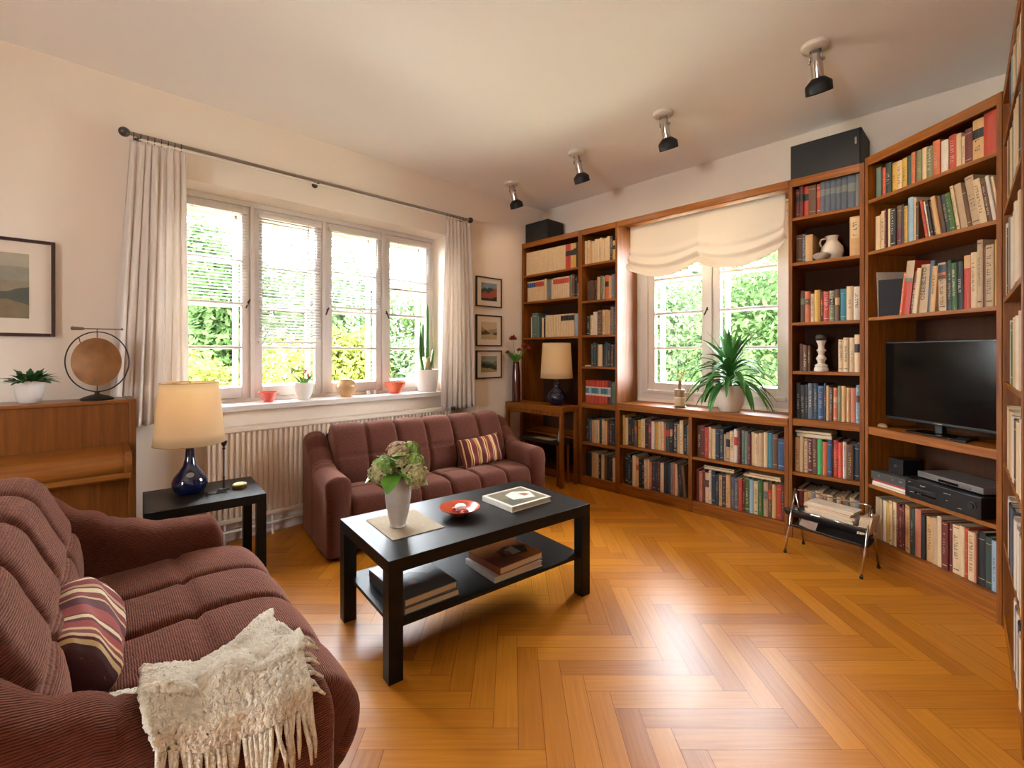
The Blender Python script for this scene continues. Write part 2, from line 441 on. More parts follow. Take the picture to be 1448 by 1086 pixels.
MB().box((ex+.005, 1.5752, EZ0+.077), (ex+.05, 1.5998, EZ1-.062)).build('meeting_strip', WHITE, w2, bevel=.003)

# ------------------------------------------------------------------ venetian blinds, one on each casement
def blind(x0, x1, zb, tilt, label):
    t = thing('venetian_blind', label, 'blind', ((x0+x1)/2, 3.598, 2.19), 0, 'white venetian blinds in the long window')
    w = (x1-x0)/2
    box('head_rail', (-w, -.012, -.025), (w, .014, 0), WHITE, t)
    n = int((2.16-zb)/.0215); s = MB()
    for i in range(n):
        z = -.035-i*.0215; dy = .0115*math.cos(tilt); dz = .0115*math.sin(tilt)
        s.quad([(-w+.004, -dy, z-dz), (w-.004, -dy, z-dz), (w-.004, 0, z+.0012), (-w+.004, 0, z+.0012)])
        s.quad([(-w+.004, 0, z+.0012), (w-.004, 0, z+.0012), (w-.004, dy, z+dz), (-w+.004, dy, z+dz)])
    s.build('slats', SLAT, t)
    zz = zb-2.19
    box('bottom_rail', (-w, -.011, zz-.008), (w, .011, zz+.008), mat('blind_rail', 'd3cbc6', .4), t)
    for q in (-.55, .55):
        MB().tube([(q*w, -.0135, -.02), (q*w, -.0135, zz)], .0011, 5).build('cord', mat('blind_cord', '8d8680', .8), t)
    MB().tube([(w*.82, -.018, -.02), (w*.82, -.018, -.28)], .0022, 6).build('tilt_wand', mat('clear_wand', 'cfc8c4', .2), t)
blind(.50, .915, 1.545, .35, 'white venetian blind beside the left curtain, lowered about halfway')
blind(.985, 1.425, 1.282, .62, 'white venetian blind hanging lowest of the four, nearly closed')
blind(1.485, 1.93, 1.567, .35, 'white venetian blind on the casement above the tan round vase, lowered halfway')
blind(1.992, 2.43, 1.757, .3, 'white venetian blind beside the right curtain, the shortest one lowered')

# ------------------------------------------------------------------ curtain rod and curtains
rod = thing('curtain_rod', 'long steel curtain rod with ball ends above the wide window', 'curtain rod', (0, 3.30, 2.415))
MB().tube([(.245, 0, 0), (2.65, 0, 0)], .011, 12).build('rod', STEEL, rod, smooth='auto')
MB().tube([(.30, -.0, -.022), (2.60, -.0, -.022)], .004, 8).build('glide_rail', mat('rail_white', 'e9e2da', .4), rod)
for x in (.235, 2.66): MB().sphere((x, 0, 0), .026, 16, 12).build('finial', DSTEEL, rod, smooth=True)
for x in (.30, 1.30, 2.61): MB().tube([(x, 0, -.002), (x, .10, -.002)], .007, 8).lathe([(.02, 0), (.02, .006)], M=Matrix.Translation((x, .094, 0)) @ Matrix.Rotation(-PI/2, 4, 'X'), seg=14).build('bracket', DSTEEL, rod)
for x in [.275+i*.031 for i in range(8)]+[2.40+i*.034 for i in range(7)]:
    MB().tube([(x, .013*math.cos(a), .013*math.sin(a)-.003) for a in [i*PI/5 for i in range(11)]], .0022, 5, False).tube([(x, 0, -.016), (x, 0, -.034)], .0018, 5).build('ring', DSTEEL, rod, smooth=True)
def curtain(x0, x1, xb0, xb1, zt, zb, folds, amp, label, ph=0, flare=0):
    def fn(u, v):
        k = v; a = amp*(.45+.55*min(1, v*2.2))
        xx = (x0+(x1-x0)*u)*(1-k)+(xb0+(xb1-xb0)*u)*k
        p = u*folds*2*PI+ph+.5*math.sin(v*2.3+u*5)
        y = a*math.sin(p)+a*.35*math.sin(2.3*p+v*2)+.006*math.sin(u*23+v*4)
        x = xx+a*.35*math.cos(p)*(1 if 0 < u < 1 else 0)
        z = zt+(zb-zt)*v + .004*math.sin(u*folds*2*PI)*(v > .99)
        if v < .03: y *= .5
        return (x, 3.292+y, z)
    m = MB().grid(fn, folds*14, 46)
    o = m.build('curtain', CURT, None, smooth=True, solid=.0016)
    return tag(o, label, 'curtain', 'curtains at the long window')
curtain(.258, .512, .165, .525, 2.378, .80, 8, .018, 'cream linen curtain left of the window, behind the piano end')
curtain(2.392, 2.652, 2.335, 2.715, 2.378, .715, 7, .018, 'cream linen curtain right of the window, beside the three small pictures', 1.2)

# ------------------------------------------------------------------ radiator
rd = thing('radiator', 'long cream ribbed panel radiator under the window sill', 'radiator', (0, 3.30, 0))
rx0, rx1, rz0, rz1 = .62, 2.44, .14, .735
b = MB(); n = 56
pts = []
for i in range(n):
    xa = rx0+.015+(rx1-rx0-.03)*i/n; dx = (rx1-rx0-.03)/n
    pts += [(xa, 0.012), (xa+dx*.3, 0.012), (xa+dx*.42, -.004), (xa+dx*.88, -.004)]
pts.append((rx1-.015, .012))
for (xa, ya), (xb, yb) in zip(pts, pts[1:]):
    b.quad([(xa, ya, rz0+.03), (xb, yb, rz0+.03), (xb, yb, rz1-.035), (xa, ya, rz1-.035)])
b.box((rx0+.012, .0125, rz0+.02), (rx1-.012, .05, rz1-.02))
b.build('ribbed_panel', RAD, rd)
MB().box((rx0, -.012, rz1-.03), (rx1, .07, rz1)).box((rx0, -.008, rz0), (rx1, .06, rz0+.028)).box((rx0, -.01, rz0), (rx0+.014, .065, rz1)).box((rx1-.014, -.01, rz0), (rx1, .065, rz1)).build('casing', RAD, rd, bevel=.004)
MB().tube([(rx1, .02, rz1-.025), (2.62, .02, rz1-.02), (2.68, .02, rz1-.018), (2.68, .07, rz1-.018)], .007, 10).build('pipe', WHITE, rd, smooth=True)
MB().lathe([(.012, -.03), (.02, -.028), (.022, .012), (.018, .03), (.0, .031)], M=Matrix.Translation((2.475, .02, rz1-.012)) @ Matrix.Rotation(PI/2, 4, 'Y'), seg=16).build('thermostat_knob', WHITE, rd, smooth='auto')
MB().lathe([(.014, 0), (.014, .03)], M=Matrix.Translation((2.425, -.03, rz1-.012)) @ Matrix.Rotation(PI/2, 4, 'Y'), seg=12).build('valve', DSTEEL, rd)
MB().tube([(.7, -.01, .09), (1.6, -.01, .09)], .008, 8).tube([(.72, .02, .15), (.72, .02, .0)], .008, 8).tube([(.72, .02, .09), (.7, -.01, .09)], .008, 8).build('feed_pipe', WHITE, rd, smooth=True)
rs = MB()
rs.tube([(1.0, .03, .14), (1.0, .03, 0)], .01, 8).tube([(2.2, .03, .14), (2.2, .03, 0)], .01, 8)
rs.build('foot', RAD, rd)

# ------------------------------------------------------------------ framed pictures
def ridge(mb, x0, x1, z0, z1, base, amp, seed, mi, y, n=40, slope=0):
    r = random.Random(seed); ph = [r.random()*6 for _ in range(4)]
    mb.m(mi)
    for i in range(n):
        def hh(u): return min(1, max(0, base+slope*u+amp*(math.sin(u*5+ph[0])+.5*math.sin(u*11+ph[1])+.25*math.sin(u*23+ph[2])+.12*math.sin(u*47+ph[3]))))
        a, b2 = i/n, (i+1)/n
        mb.quad([(x0+(x1-x0)*a, y, z0), (x0+(x1-x0)*b2, y, z0), (x0+(x1-x0)*b2, y, z0+(z1-z0)*hh(b2)), (x0+(x1-x0)*a, y, z0+(z1-z0)*hh(a))])
def picture(loc, W, Hh, fw, mat_w, framem, layers, bgc, label, group=None, z_up=0):
    """hangs on the left wall, local x along the wall, front towards -y"""
    t = thing('framed_picture', label, 'picture', loc, 0, group)
    f = MB(); d = .022
    f.box((-W/2, -d, -Hh/2), (-W/2+fw, 0, Hh/2)).box((W/2-fw, -d, -Hh/2), (W/2, 0, Hh/2))
    f.box((-W/2+fw, -d, -Hh/2), (W/2-fw, 0, -Hh/2+fw)).box((-W/2+fw, -d, Hh/2-fw), (W/2-fw, 0, Hh/2))
    f.build('frame', framem, t, bevel=.0015)
    ml, mr, mt_, mb_ = mat_w
    box('mount', (-W/2+fw, -.012, -Hh/2+fw), (W/2-fw, -.006, Hh/2-fw), mat('picture_mount', 'd9c9b5', .85, var=.02), t, bevel=0)
    p = MB(); x0, x1, z0, z1 = -W/2+ml, W/2-mr, -Hh/2+mb_, Hh/2-mt_
    p.m(0).box((x0, -.0135, z0), (x1, -.0121, z1))
    y = -.0138
    for k, (base, amp, seed, slope, col) in enumerate(layers):
        ridge(p, x0, x1, z0, z1, base, amp, seed, k+1, y, slope=slope); y -= .00012
    p.build('print', [mat('paper_'+bgc, bgc, .8, var=.08, scale=25)]+[mat('ink_'+l[4], l[4], .85, var=.18, scale=35) for l in layers], t)
    return t
FRD = mat('dark_frame_wood', '3a1a10', .35, var=.2); FRB = mat('black_frame_wood', '1a1310', .35)
picture((-.034-.34, 3.398, 1.532), .68, .49, .016, (.105, .095, .075, .09), FRD,
        [(.80, .03, 5, -.05, '8f8a78'), (.66, .03, 3, -.1, '6f6d60'), (.58, .02, 9, -.02, '8d8069'), (.40, .03, 14, .02, '4f4d43'), (.30, .05, 21, .18, '55574a'), (.10, .07, 2, .22, '7d6c52')],
        'a79c86', 'large landscape print of misty hills in brown frame above the piano')
picture((2.962, 3.398, 1.795), .325, .287, .010, (.062, .062, .055, .06), FRB,
        [(.55, .1, 31, .25, '2f4038'), (.3, .08, 8, .5, '9a4a36'), (.18, .05, 12, 0, '2a3326')], '7f8d92',
        'small framed print of a red hillside, topmost of the three', 'small framed prints right of the window')
picture((2.962, 3.398, 1.422), .325, .300, .010, (.062, .062, .065, .065), FRB,
        [(.62, .08, 41, 0, '9c8767'), (.42, .09, 18, 0, '55482f'), (.22, .05, 22, .1, 'b39c74')], 'c2ab86',
        'small framed sepia rocky scene, middle of the three beside curtain', 'small framed prints right of the window')
picture((2.962, 3.398, 1.096), .325, .270, .010, (.062, .062, .055, .06), FRB,
        [(.66, .05, 51, 0, '5f6a58'), (.45, .1, 28, .1, '2e3526'), (.25, .05, 32, -.05, 'a3895a')], '8f907c',
        'small framed print of dark mountain meadow, lowest of the three', 'small framed prints right of the window')

# ------------------------------------------------------------------ bookcases
BA = -PI/2
DEP = .32
class Unit:
    def __init__(s, O, ang): s.O = Vector((O[0], O[1], 0)); s.ang = ang; s.A = Vector((math.cos(ang), math.sin(ang), 0)); s.I = Vector((-s.A.y, s.A.x, 0))
    def P(s, a, d, z): return s.O+s.A*a+s.I*d+Vector((0, 0, z))
def bookcase(u, W, label, levels, top=2.335, plinth=.08, fascia=.05, thick=(), opens=(), depth=DEP):
    t = thing('bookcase', label, 'bookcase', u.O, u.ang)
    pt = .022
    for a in (0, W-pt): box('side_panel', (a, 0, 0), (a+pt, depth, top), WV, t, .0015)
    box('back_panel', (pt, depth-.012, 0), (W-pt, depth, top-.002), WB, t, 0)
    box('top_board', (pt, .002, top-.02), (W-pt, depth-.012, top), WH, t, .001)
    box('fascia', (pt, .0, top-fascia), (W-pt, .018, top-.0005), WH, t, .001)
    box('plinth', (pt, .004, 0), (W-pt, .02, levels[0]-.02), WH, t, .001)
    for z in levels:
        th = .045 if z in thick else .02
        box('shelf', (pt, .003, z-th), (W-pt, depth-.012, z), WH, t, .0015)
    return t
UA = Unit((3.41, 3.383), BA); UB = Unit((3.41, 2.631), BA); UC = Unit((3.41, 2.229), BA); UT = Unit((3.41, .924), BA)
cang = math.atan2(-.03-.524, 2.965-3.41); UV_ = Unit((3.41, .522), cang)
dang = math.atan2(-.059+.03, 2.056-2.965); UD = Unit((2.962, -.034), dang)
LA = [.08, .42, 1.362, 1.73, 2.002]
bookcase(UA, .752, 'tall corner bookcase behind the small desk, under a black loudspeaker', LA)
LB = [.08, .392, .752, 1.083, 1.367, 1.68, 2.014]
bookcase(UB, .402, 'narrow bookcase just left of the end window', LB, thick=(.752,))
LT = [.08, .43, .778, 1.086, 1.402, 1.79, 2.083]
bookcase(UT, .40, 'narrow bookcase right of the end window, holding white jug and candlestick', LT, thick=(.778,))
LVV = [.12, .436, .772, 1.412, 1.797, 2.10]
bookcase(UV_, .71, 'angled wooden wall unit holding the television', LVV, top=2.355, thick=(.772,))
LD = [.07, .385, .73, 1.08, 1.44, 1.82, 2.12]
bookcase(UD, .905, 'bookcase at the right edge of the room beside the television unit', LD, depth=.30)
UD2 = Unit(UD.P(.907, 0, 0), dang)
bookcase(UD2, .9, 'nearest bookcase upright cut off by the right picture edge', LD, depth=.30)
# window cabinet with worktop, and the bridging board over the window
wc = thing('bookcase', 'low bookcase cabinet under the end window', 'bookcase', UC.O, BA)
CW = 1.303
for a in (0, .628, CW-.022): box('side_panel' if a != .628 else 'divider', (a, 0, 0), (a+(.022 if a != .628 else .028), DEP, .718), WV, wc, .0015)
box('back_panel', (.022, DEP-.012, 0), (CW-.022, DEP, .718), WB, wc, 0)
box('plinth', (.022, .004, 0), (CW-.022, .02, .065), WH, wc, .001)
for a0, a1 in ((.022, .628), (.656, CW-.022)):
    for z in (.085, .42): box('shelf', (a0, .003, z-.02), (a1, DEP-.012, z), WH, wc, .0015)
wt = tag(MB().box((.001, -.004, .7185), (CW-.001, .338, .775)).build('worktop', WH, None, bevel=.002), 'long wooden worktop board forming the sill below the end window', 'worktop')
wt.location = UC.O; wt.rotation_euler = (0, 0, BA)
hb = tag(MB().box((.001, 0, 2.285), (CW-.001, .02, 2.335)).box((.001, .02, 2.315), (CW-.001, .338, 2.335)).build('header_board', WH, None, bevel=.002), 'wooden bridging board across the top of the end window', 'board')
hb.location = UC.O; hb.rotation_euler = (0, 0, BA)

# ------------------------------------------------------------------ books
PAL = {'c': ('cream', 'c4a67e'), 'w': ('white', 'c4b4a0'), 'b': ('black', '1b1917'), 'g': ('dark green', '2c3b32'), 'G': ('green', '35551f'),
       'r': ('red', 'a83418'), 'R': ('maroon', '5f1e1a'), 'o': ('orange', 'b75a31'), 'y': ('yellow', 'b98d34'), 't': ('tan', 'b98d5a'),
       'n': ('navy', '26303c'), 'B': ('blue', '2a4868'), 'T': ('teal', '33707a'), 'l': ('pale blue', '8598a2'), 'k': ('brown', '5a3a20'),
       'e': ('grey', '6a6a66'), 'p': ('salmon pink', 'b06a4e'), 'm': ('olive', '6b6a48'), 'v': ('grey green', '56695c'), 'E': ('bright green', '3f9a55'),
       's': ('slate grey', '4c525a'), 'd': ('charcoal', '2b2b2b'), 'f': ('beige', 'a88a68'), 'O': ('vermilion', 'c8412a')}
PAGE = mat('page_edges', 'c9b592', .9, var=.1, scale=200)
BM = {k: mat('cover_'+v[0].replace(' ', '_'), v[1], .55, var=.14, scale=40, bump=.05) for k, v in PAL.items()}
BOOKS = []
def book_mesh(w, d, h, key, rng, band=None, lay=False):
    """origin bottom left front (spine at y=0 facing -y); returns MB, mats"""
    mats = [BM[key], PAGE]; m = MB(); m.m(0)
    bt = min(.0025, w*.12); r = min(.004, w*.2)
    # spine: rounded strip
    n = 4; sp = []
    for i in range(n+1):
        a = i/n; sp.append((w*a, r*(1-math.sin(PI*a))*1.0))
    ring = sp+[(w, d), (w-bt, d), (w-bt, r+.003), (bt, r+.003), (bt, d), (0, d)]
    n0 = len(m.v); k = len(ring)
    m.v += [(x, y, 0) for x, y in ring]+[(x, y, h) for x, y in ring]
    for i in range(k): j = (i+1) % k; m.face((n0+i, n0+j, n0+k+j, n0+k+i))
    for base, rev in ((n0, True), (n0+k, False)):
        for q in ([*range(0, n+1), n+4, n+3][0:0],):
            pass
        a = base
        fs = [(a+n, a+n+1, a+n+2, a+n+3), (a+n+4, a+n+5, a+n+6, a+0), tuple(a+i for i in range(n+1))+(a+n+3, a+n+4)]
        fs[1] = (a+n+4, a+n+5, a+n+6, a)
        for q in fs: m.face(q[::-1] if rev else q)
    m.m(1); e = .003
    m.box((bt, r+.003, e), (w-bt, d-.004, h-e))
    def quad_on(z0, z1, x0, x1, key2, lift=.0004):
        mt = BM[key2] if isinstance(key2, str) else key2
        if mt not in mats: mats.append(mt)
        m.m(mats.index(mt))
        xs = [x0+(x1-x0)*i/4 for i in range(5)]
        for a, b in zip(xs, xs[1:]):
            ya = r*(1-math.sin(PI*a))-lift; yb = r*(1-math.sin(PI*b))-lift
            m.quad([(a*w, ya, z0), (b*w, yb, z0), (b*w, yb, z1), (a*w, ya, z1)])
    return m, mats, quad_on
INK = mat('spine_ink', '4a3a2c', .7); GILT = mat('spine_gilt', 'a58d5e', .5); WINK = mat('spine_white', 'b9ab98', .6)
DARKK = set('bgGrRnBTksdmvoOe')
def letters(qo, z0, z1, x0, x1, m, rng, pitch=.0075):
    z = z0
    while z < z1-pitch*.6:
        L = pitch*rng.uniform(.4, .75)
        kind = rng.random(); xm = (x0+x1)/2; tk = (x1-x0)*.24
        if kind < .8: qo(z, z+L*.22+.0008, x0, x1, m, .0009)
        if kind > .25: qo(z, z+L, x0, x0+tk, m, .0009)
        if kind > .5: qo(z+L*.75, z+L, x0, x1, m, .00095)
        if kind < .3: qo(z, z+L, x1-tk, x1, m, .00095)
        z += pitch*(1 if rng.random() < .85 else 1.9)
def add_row(u, a0, a1, zs, spec, hb_, rowname, seed, depth=.19, setback=.028, fill=True, title=.4, cap=None):
    """spec: tokens 'c', 'c1.4' (width factor), 'c*1.1' height factor, '>8' lean degrees for following, '_' gap; suffixes: ':x' band key"""
    rng = random.Random(seed)
    toks = spec.split(); items = []; lean = 0
    for tk in toks:
        if tk[0] == '>': lean = float(tk[1:]); continue
        if tk[0] == '_': items.append(('_', float(tk[1:] or 1), 1, None, 0, 0)); continue
        band = None; uni = 0
        if '=' in tk: tk = tk.replace('=', ''); uni = 1
        if ':' in tk: tk, band = tk.split(':')
        hf = 1.0
        if '*' in tk: tk, q = tk.split('*'); hf = float(q)
        wf = float(tk[1:]) if len(tk) > 1 else 1.0
        items.append((tk[0], wf, hf, band, lean, uni))
    tot = sum(i[1]*(1 if i[5] or i[0] == '_' else 1) for i in items)
    jit = [i[1]*(1 if i[5] else rng.uniform(.82, 1.18)) for i in items]
    sc = (a1-a0)/sum(jit); a = a0; idx = 0
    rowbooks = []
    for it, j in zip(items, jit):
        key, wf, hf, band, ln, uni = it
        w = j*sc
        if key != '_':
            h = hb_*hf*(1 if uni else rng.uniform(.94, 1.05))
            if cap: h = min(h, cap)
            rowbooks.append(dict(u=u, a=a, w=w*.965, h=h, z=zs, key=key, band=band, lean=ln, uni=uni, d=depth*(1 if uni else rng.uniform(.88, 1.06)),
                                 sb=setback+(0 if uni else rng.uniform(0, .012 if setback > .01 else .004)), row=rowname, seed=rng.random(), title=title))
            idx += 1
        a += w
    n = len(rowbooks)
    for i, b in enumerate(rowbooks):
        b['idx'] = i; b['n'] = n
        b['L'] = rowbooks[i-1]['key'] if i else None; b['R'] = rowbooks[i+1]['key'] if i < n-1 else None
    BOOKS.extend(rowbooks)
S = .024
# corner bookcase A
add_row(UA, .035, .715, 2.003, 'c= c= c= c= c= c= c= c= c= c= c= c= c= c= c= c= c= c= c= c= r1.2=:b r1.2=:b t1.2=:b y1.3=:b b1.2*1.0=', .235, 'top shelf of the corner bookcase', 1, title=0)
add_row(UA, .05, .72, 1.731, 'c=:B1 c=:B1 c=:B1 c=:B1 c=:r1 c=:r1 c=:r1 c=:r1 c e e1.3 c c=:r1 c=:r1 c=:r1 c=:r1 c=:r1 c=:r1 c=:r1 e k b*.9 w*.6', .205, 'second shelf of the corner bookcase', 2, title=0)
add_row(UA, .09, .72, 1.363, 'c.6 v2.2*1.12 v.8 _1 c.8*.9 b1.1*.9 c= c= c= c= c= c= c=:b1 c=:b1 c=:b1 c=:b1 c=:b1 l l.8', .215, 'third shelf of the corner bookcase', 3, title=0)
# narrow bookcase B
add_row(UB, .03, .385, 2.015, 'c c t.8 c c c c c c c d1.2 y1.2*.8:d c', .21, 'top shelf of the narrow left bookcase', 11, title=.3)
add_row(UB, .06, .385, 1.681, 'k*.85 c.8*.8 k1.5*.9 t*.95 v1.2*1.02 f.7 o1.4:b t.8 e b', .21, 'second shelf of the narrow left bookcase', 12)
add_row(UB, .05, .385, 1.368, 'b1.2*.85 c.8*.85 w1.2 k1.3 c t t.8 e*1.1 d1.2*1.1', .215, 'third shelf of the narrow left bookcase', 13)
add_row(UB, .10, .385, 1.084, 'g g g.8 c1.4 d g n k b d.8', .205, 'fourth shelf of the narrow left bookcase', 14)
add_row(UB, .04, .385, .753, 'r=:T r=:w r=:T r=:T r=:w r=:T r=:T R=:w v n1.1', .205, 'shelf just above the left counter line', 15, title=0)
add_row(UB, .04, .385, .393, 'b1.3 s t c c.8 g c t R.7 d1.2 b b1.2', .215, 'second lowest shelf of the narrow left bookcase', 16)
add_row(UB, .04, .385, .081, 'b1.2 b t c c.8 b c1.1 k d1.5 b c n', .215, 'lowest shelf of the narrow left bookcase', 17)
# window cabinet
add_row(UC, .03, .625, .421, 'y.9*1.07 c*1.05 b b1.2 k:r y1.1 c1.2 b R:r w1.1 y1.3 c c.8 o.8 g:r b:p d1.4 t.9*.95 c.9*1.12 b v.7', .232, 'upper left shelf of the window cabinet', 21, .2, cap=.27)
add_row(UC, .045, .60, .086, 'b1.3 b b1.1 c1.2 t1.1:r b1.1 b c1.1 c.8 o n n R.8 c1.1 b n1.1 e.7 p.8 c.8 _1 >-6 b1.1 k1.2', .245, 'lower left shelf of the window cabinet', 22, .2, cap=.29)
add_row(UC, .68, CW-.03, .421, 'k R r c c1.2 n1.3 n1.1 f.7*.85 f1.3*.92:b c1.2*.93 w1.1*1.02:r R.9*1.05 v1.2 v1.1 R.7*.9 c c1.1 f1.1 c1.1 T1.4 k1.2 B1.6*.92', .232, 'upper right shelf of the window cabinet', 23, .2, cap=.27)
add_row(UC, .675, CW-.03, .086, 'R.8 p R.9 c1.1:k w.9 n1.1 n1.1 t d1.4 t1.3 s1.1 s1.1 r1.1 R.6 G1.1 l1.4 c1.2 G1.2 f1.2:e k1.1:r t1.2 r1.1 R:n', .235, 'lower right shelf of the window cabinet', 24, .2, cap=.25)
# narrow bookcase right of the window
add_row(UT, .03, .375, 2.084, 'R1.1:b R:b r1.1:b k1.5*1.03 r:o s=:e s=:e s1.1=:e s=:e s1.2=:e s1.5=:e e.8=', .2, 'top shelf of the right-hand narrow bookcase', 31, title=0)
add_row(UT, .035, .13, 1.791, 'k1.2 s.6*1.05 t1.3*.95', .175, 'jug shelf of the right-hand narrow bookcase', 32)
add_row(UT, .322, .375, 1.791, 't2.2:c', .245, 'end of the jug shelf', 132, title=0)
add_row(UT, .06, .375, 1.403, 'k:m o1.1:k c.8*.97 y1.4 R.6:r r1.1 m:b k1.1:t T1.3*1.05 c1.3*1.06 w1.3*1.06', .195, 'third shelf of the right-hand narrow bookcase', 33)
add_row(UT, .055, .115, 1.087, 'k.8 k.9 k.5', .17, 'left of the candlestick on its shelf', 34)
add_row(UT, .265, .375, 1.087, 'c c c c*1.06:b', .205, 'right of the candlestick on its shelf', 35)
add_row(UT, .035, .375, .779, 'd1.1 d1.1 d.6 s1.1 n1.1 B1.3 n.7:R t.7 k o:t m.9 t t.9 p1.3 l.8:R', .22, 'tower shelf above the bright spines', 36)
add_row(UT, .03, .372, .431, 't c c.9 R k E1.1 o B1.1 r1.2:O O1.1 w.7 k1.4 n1.3', .225, 'bright spine shelf of the narrow right bookcase', 37, cap=.235)
add_row(UT, .05, .372, .081, 'R1.2 t.8 t e1.2 f1.6 f c1.2 k c t e c l1.1', .24, 'lowest shelf behind the magazine rack', 38)
# television unit
VW = .71
add_row(UV_, .045, .61, 2.101, 'v1.1 O1.1 g1.4 y.9 c y1 g o.8 m c m o1.2 w1.1 r1.3 c.9 c.8*.85 R1.1 t1.9*1.14:b', .175, 'top shelf of the television unit', 41)
add_row(UV_, .61, .682, 2.101, 'r1', .215, 'right end of the unit\'s top shelf', 141, title=0)
add_row(UV_, .032, .30, 1.798, 'c t.6 c R.5 c.7 b1.2 k1.1:R d.8 y.8 l1.4*1.12 c.6*1.12 k.6', .215, 'second shelf of the television unit', 42)
add_row(UV_, .335, .678, 1.798, '>-9 r.8 w.5 b.9 k.7 t k.8 n1.1 G1.3 c.9*1.12 f1.5*1.2 k.9*1.05 f1.6*1.22 c1.4*1.15 k1 w.7*1.1 c.6', .2, 'leaning part of the unit\'s second shelf', 43)
add_row(UV_, .185, .386, 1.413, '>7 o.4 r1.3*1.15:f k.5*.95 c.8*1.02 >4 f1.5*1.08 s.8*1.1 t.9*.98', .245, 'third shelf of the television unit', 44, title=.5)
add_row(UV_, .405, .682, 1.413, '>-1 f1.3*1.05:k g.6 G.9 b1 >0 r1.1*1.1:k c1*1.1 f.8*1.25 k.7*1.12 f1.1*1.18 y.8*1.22', .245, 'upright end of the unit\'s third shelf', 45, title=.5)
add_row(UV_, .035, .68, .121, 'f1.1 f.7 w y.9 c c R R.7 R.6 t t.7 g1 p1.4 b1.2 t1.4 f1.3 c.8 R1.3 R.7 c1.5 c.9 r.9 c1.5 p.5 b1.4 g1.3 l1.3 l.7', .245, 'lowest shelf of the television unit', 46, .21, setback=.03, cap=.272)
# right-edge bookcase
dd = dict(depth=.2, setback=.001)
add_row(UD, .30, .87, 2.121, 'n v l c e c w c', .165, 'top shelf of the right-edge bookcase', 51, title=0, **dd)
add_row(UD, .20, .87, 1.821, 'c k c e w c c b w', .235, 'second shelf of the right-edge bookcase', 52, title=0, **dd)
add_row(UD, .14, .87, 1.441, 'w.6 b.6 c e w c c w c f w', .28, 'third shelf of the right-edge bookcase', 53, title=0, **dd)
add_row(UD, .30, .87, 1.081, 'w G c t c w f c', .25, 'fourth shelf of the right-edge bookcase', 54, title=0, **dd)
add_row(UD, .17, .87, .731, 'c f c w k c w c', .25, 'fifth shelf of the right-edge bookcase', 55, title=0, **dd)
add_row(UD, .20, .87, .386, 'w b s n w w l c', .24, 'sixth shelf of the right-edge bookcase', 56, title=0, **dd)
add_row(UD, .5, .87, .071, 'w e w n c w', .24, 'lowest shelf of the right-edge bookcase', 57, title=0, **dd)
# apparent size decides which 300 are built one by one
for b in BOOKS:
    p = b['u'].P(b['a']+b['w']/2, 0, b['z']+b['h']/2)
    dist = p.x*FW.x+p.y*FW.y
    u = b['u']; face = abs(u.I.dot(Vector((p.x, p.y, 0)).normalized()))
    b['size'] = b['w']*b['h']*face/dist**2 * (655**2)
    b['px'] = b['w']*face/dist*655
for b in BOOKS:
    b['lettered'] = b['row'].startswith('third shelf of the telev') and b['key'] == 'f' and b['lean'] == 4
def build_book(b):
    rng = random.Random(b['seed'])
    m, mats, qo = book_mesh(b['w'], b['d'], b['h'], b['key'], rng)
    h = b['h']; dk = b['key'] in DARKK
    ink = (GILT if rng.random() < .6 else WINK) if dk else INK
    bd = b['band']
    if bd:
        k = bd[0]
        if bd[1:] == '1': qo(h*.70, h*.93, 0, 1, k)
        elif b['uni'] and k in 'Tw': qo(h*.42, h*.66, 0, 1, 'T' if k == 'T' else 'l'); qo(h*.66, h*.72, 0, 1, 'w'); qo(h*.33, h*.42, 0, 1, 'w')
        elif b['key'] == 'r' and k == 'f': qo(h*.62, h*.999, 0, 1, 'f'); qo(h*.60, h*.68, 0, 1, 'e')
        elif b['key'] == 'r' and k == 'k': qo(h*.76, h*.999, 0, 1, 't')
        elif b['key'] == 'f' and k == 'k': qo(h*.8, h*.96, 0, 1, 'n'); qo(h*.74, h*.8, 0, 1, 'o'); qo(h*.66, h*.74, 0, 1, 'k')
        elif b['key'] == 'k' and k == 'R': qo(h*.01, h*.45, 0, 1, 'R')
        elif b['key'] == 't' and k == 'c' : qo(h*.45, h*.97, .12, .88, 'c'); letters(qo, h*.52, h*.9, .3, .7, BM['k'], rng, .018)
        else: qo(h*rng.uniform(.5, .56), h*rng.uniform(.72, .78), 0, 1, k)
    if b['title'] and not b['lettered'] and not (bd and bd[1:] == '1') and rng.random() < (.42 if not dk else .6) and b['w'] > .009:
        z0 = h*rng.uniform(.12, .4); z1 = h*rng.uniform(.6, .93); x0 = rng.uniform(.25, .36)
        if rng.random() < .3: qo(h*.08, h*.1, .15, .85, ink); qo(h*.94, h*.955, .15, .85, ink)
        letters(qo, z0, z1, x0, 1-x0, ink, rng, rng.choice([.007, .009, .012]) * (1.2 if b['w'] > .025 else 1))
    elif dk and rng.random() < .5 and not b['uni']:
        qo(h*.86, h*.875, .1, .9, ink); qo(h*.12, h*.135, .1, .9, ink)
    return m, mats
def book_matrix(b):
    u = b['u']; ln = math.radians(b['lean'])
    a = b['a']; dz = 0
    if ln > 0: M = Matrix.Translation((b['w']*math.cos(ln)+0, 0, 0)) @ Matrix.Rotation(ln, 4, 'Y') @ Matrix.Translation((-b['w'], 0, 0)); M = Matrix.Translation((0, 0, 0)) @ M
    else: M = Matrix.Rotation(ln, 4, 'Y')
    loc = u.P(a, b['sb'], b['z']+.0006)
    return Matrix.Translation(loc) @ Matrix.Rotation(u.ang, 4, 'Z') @ M
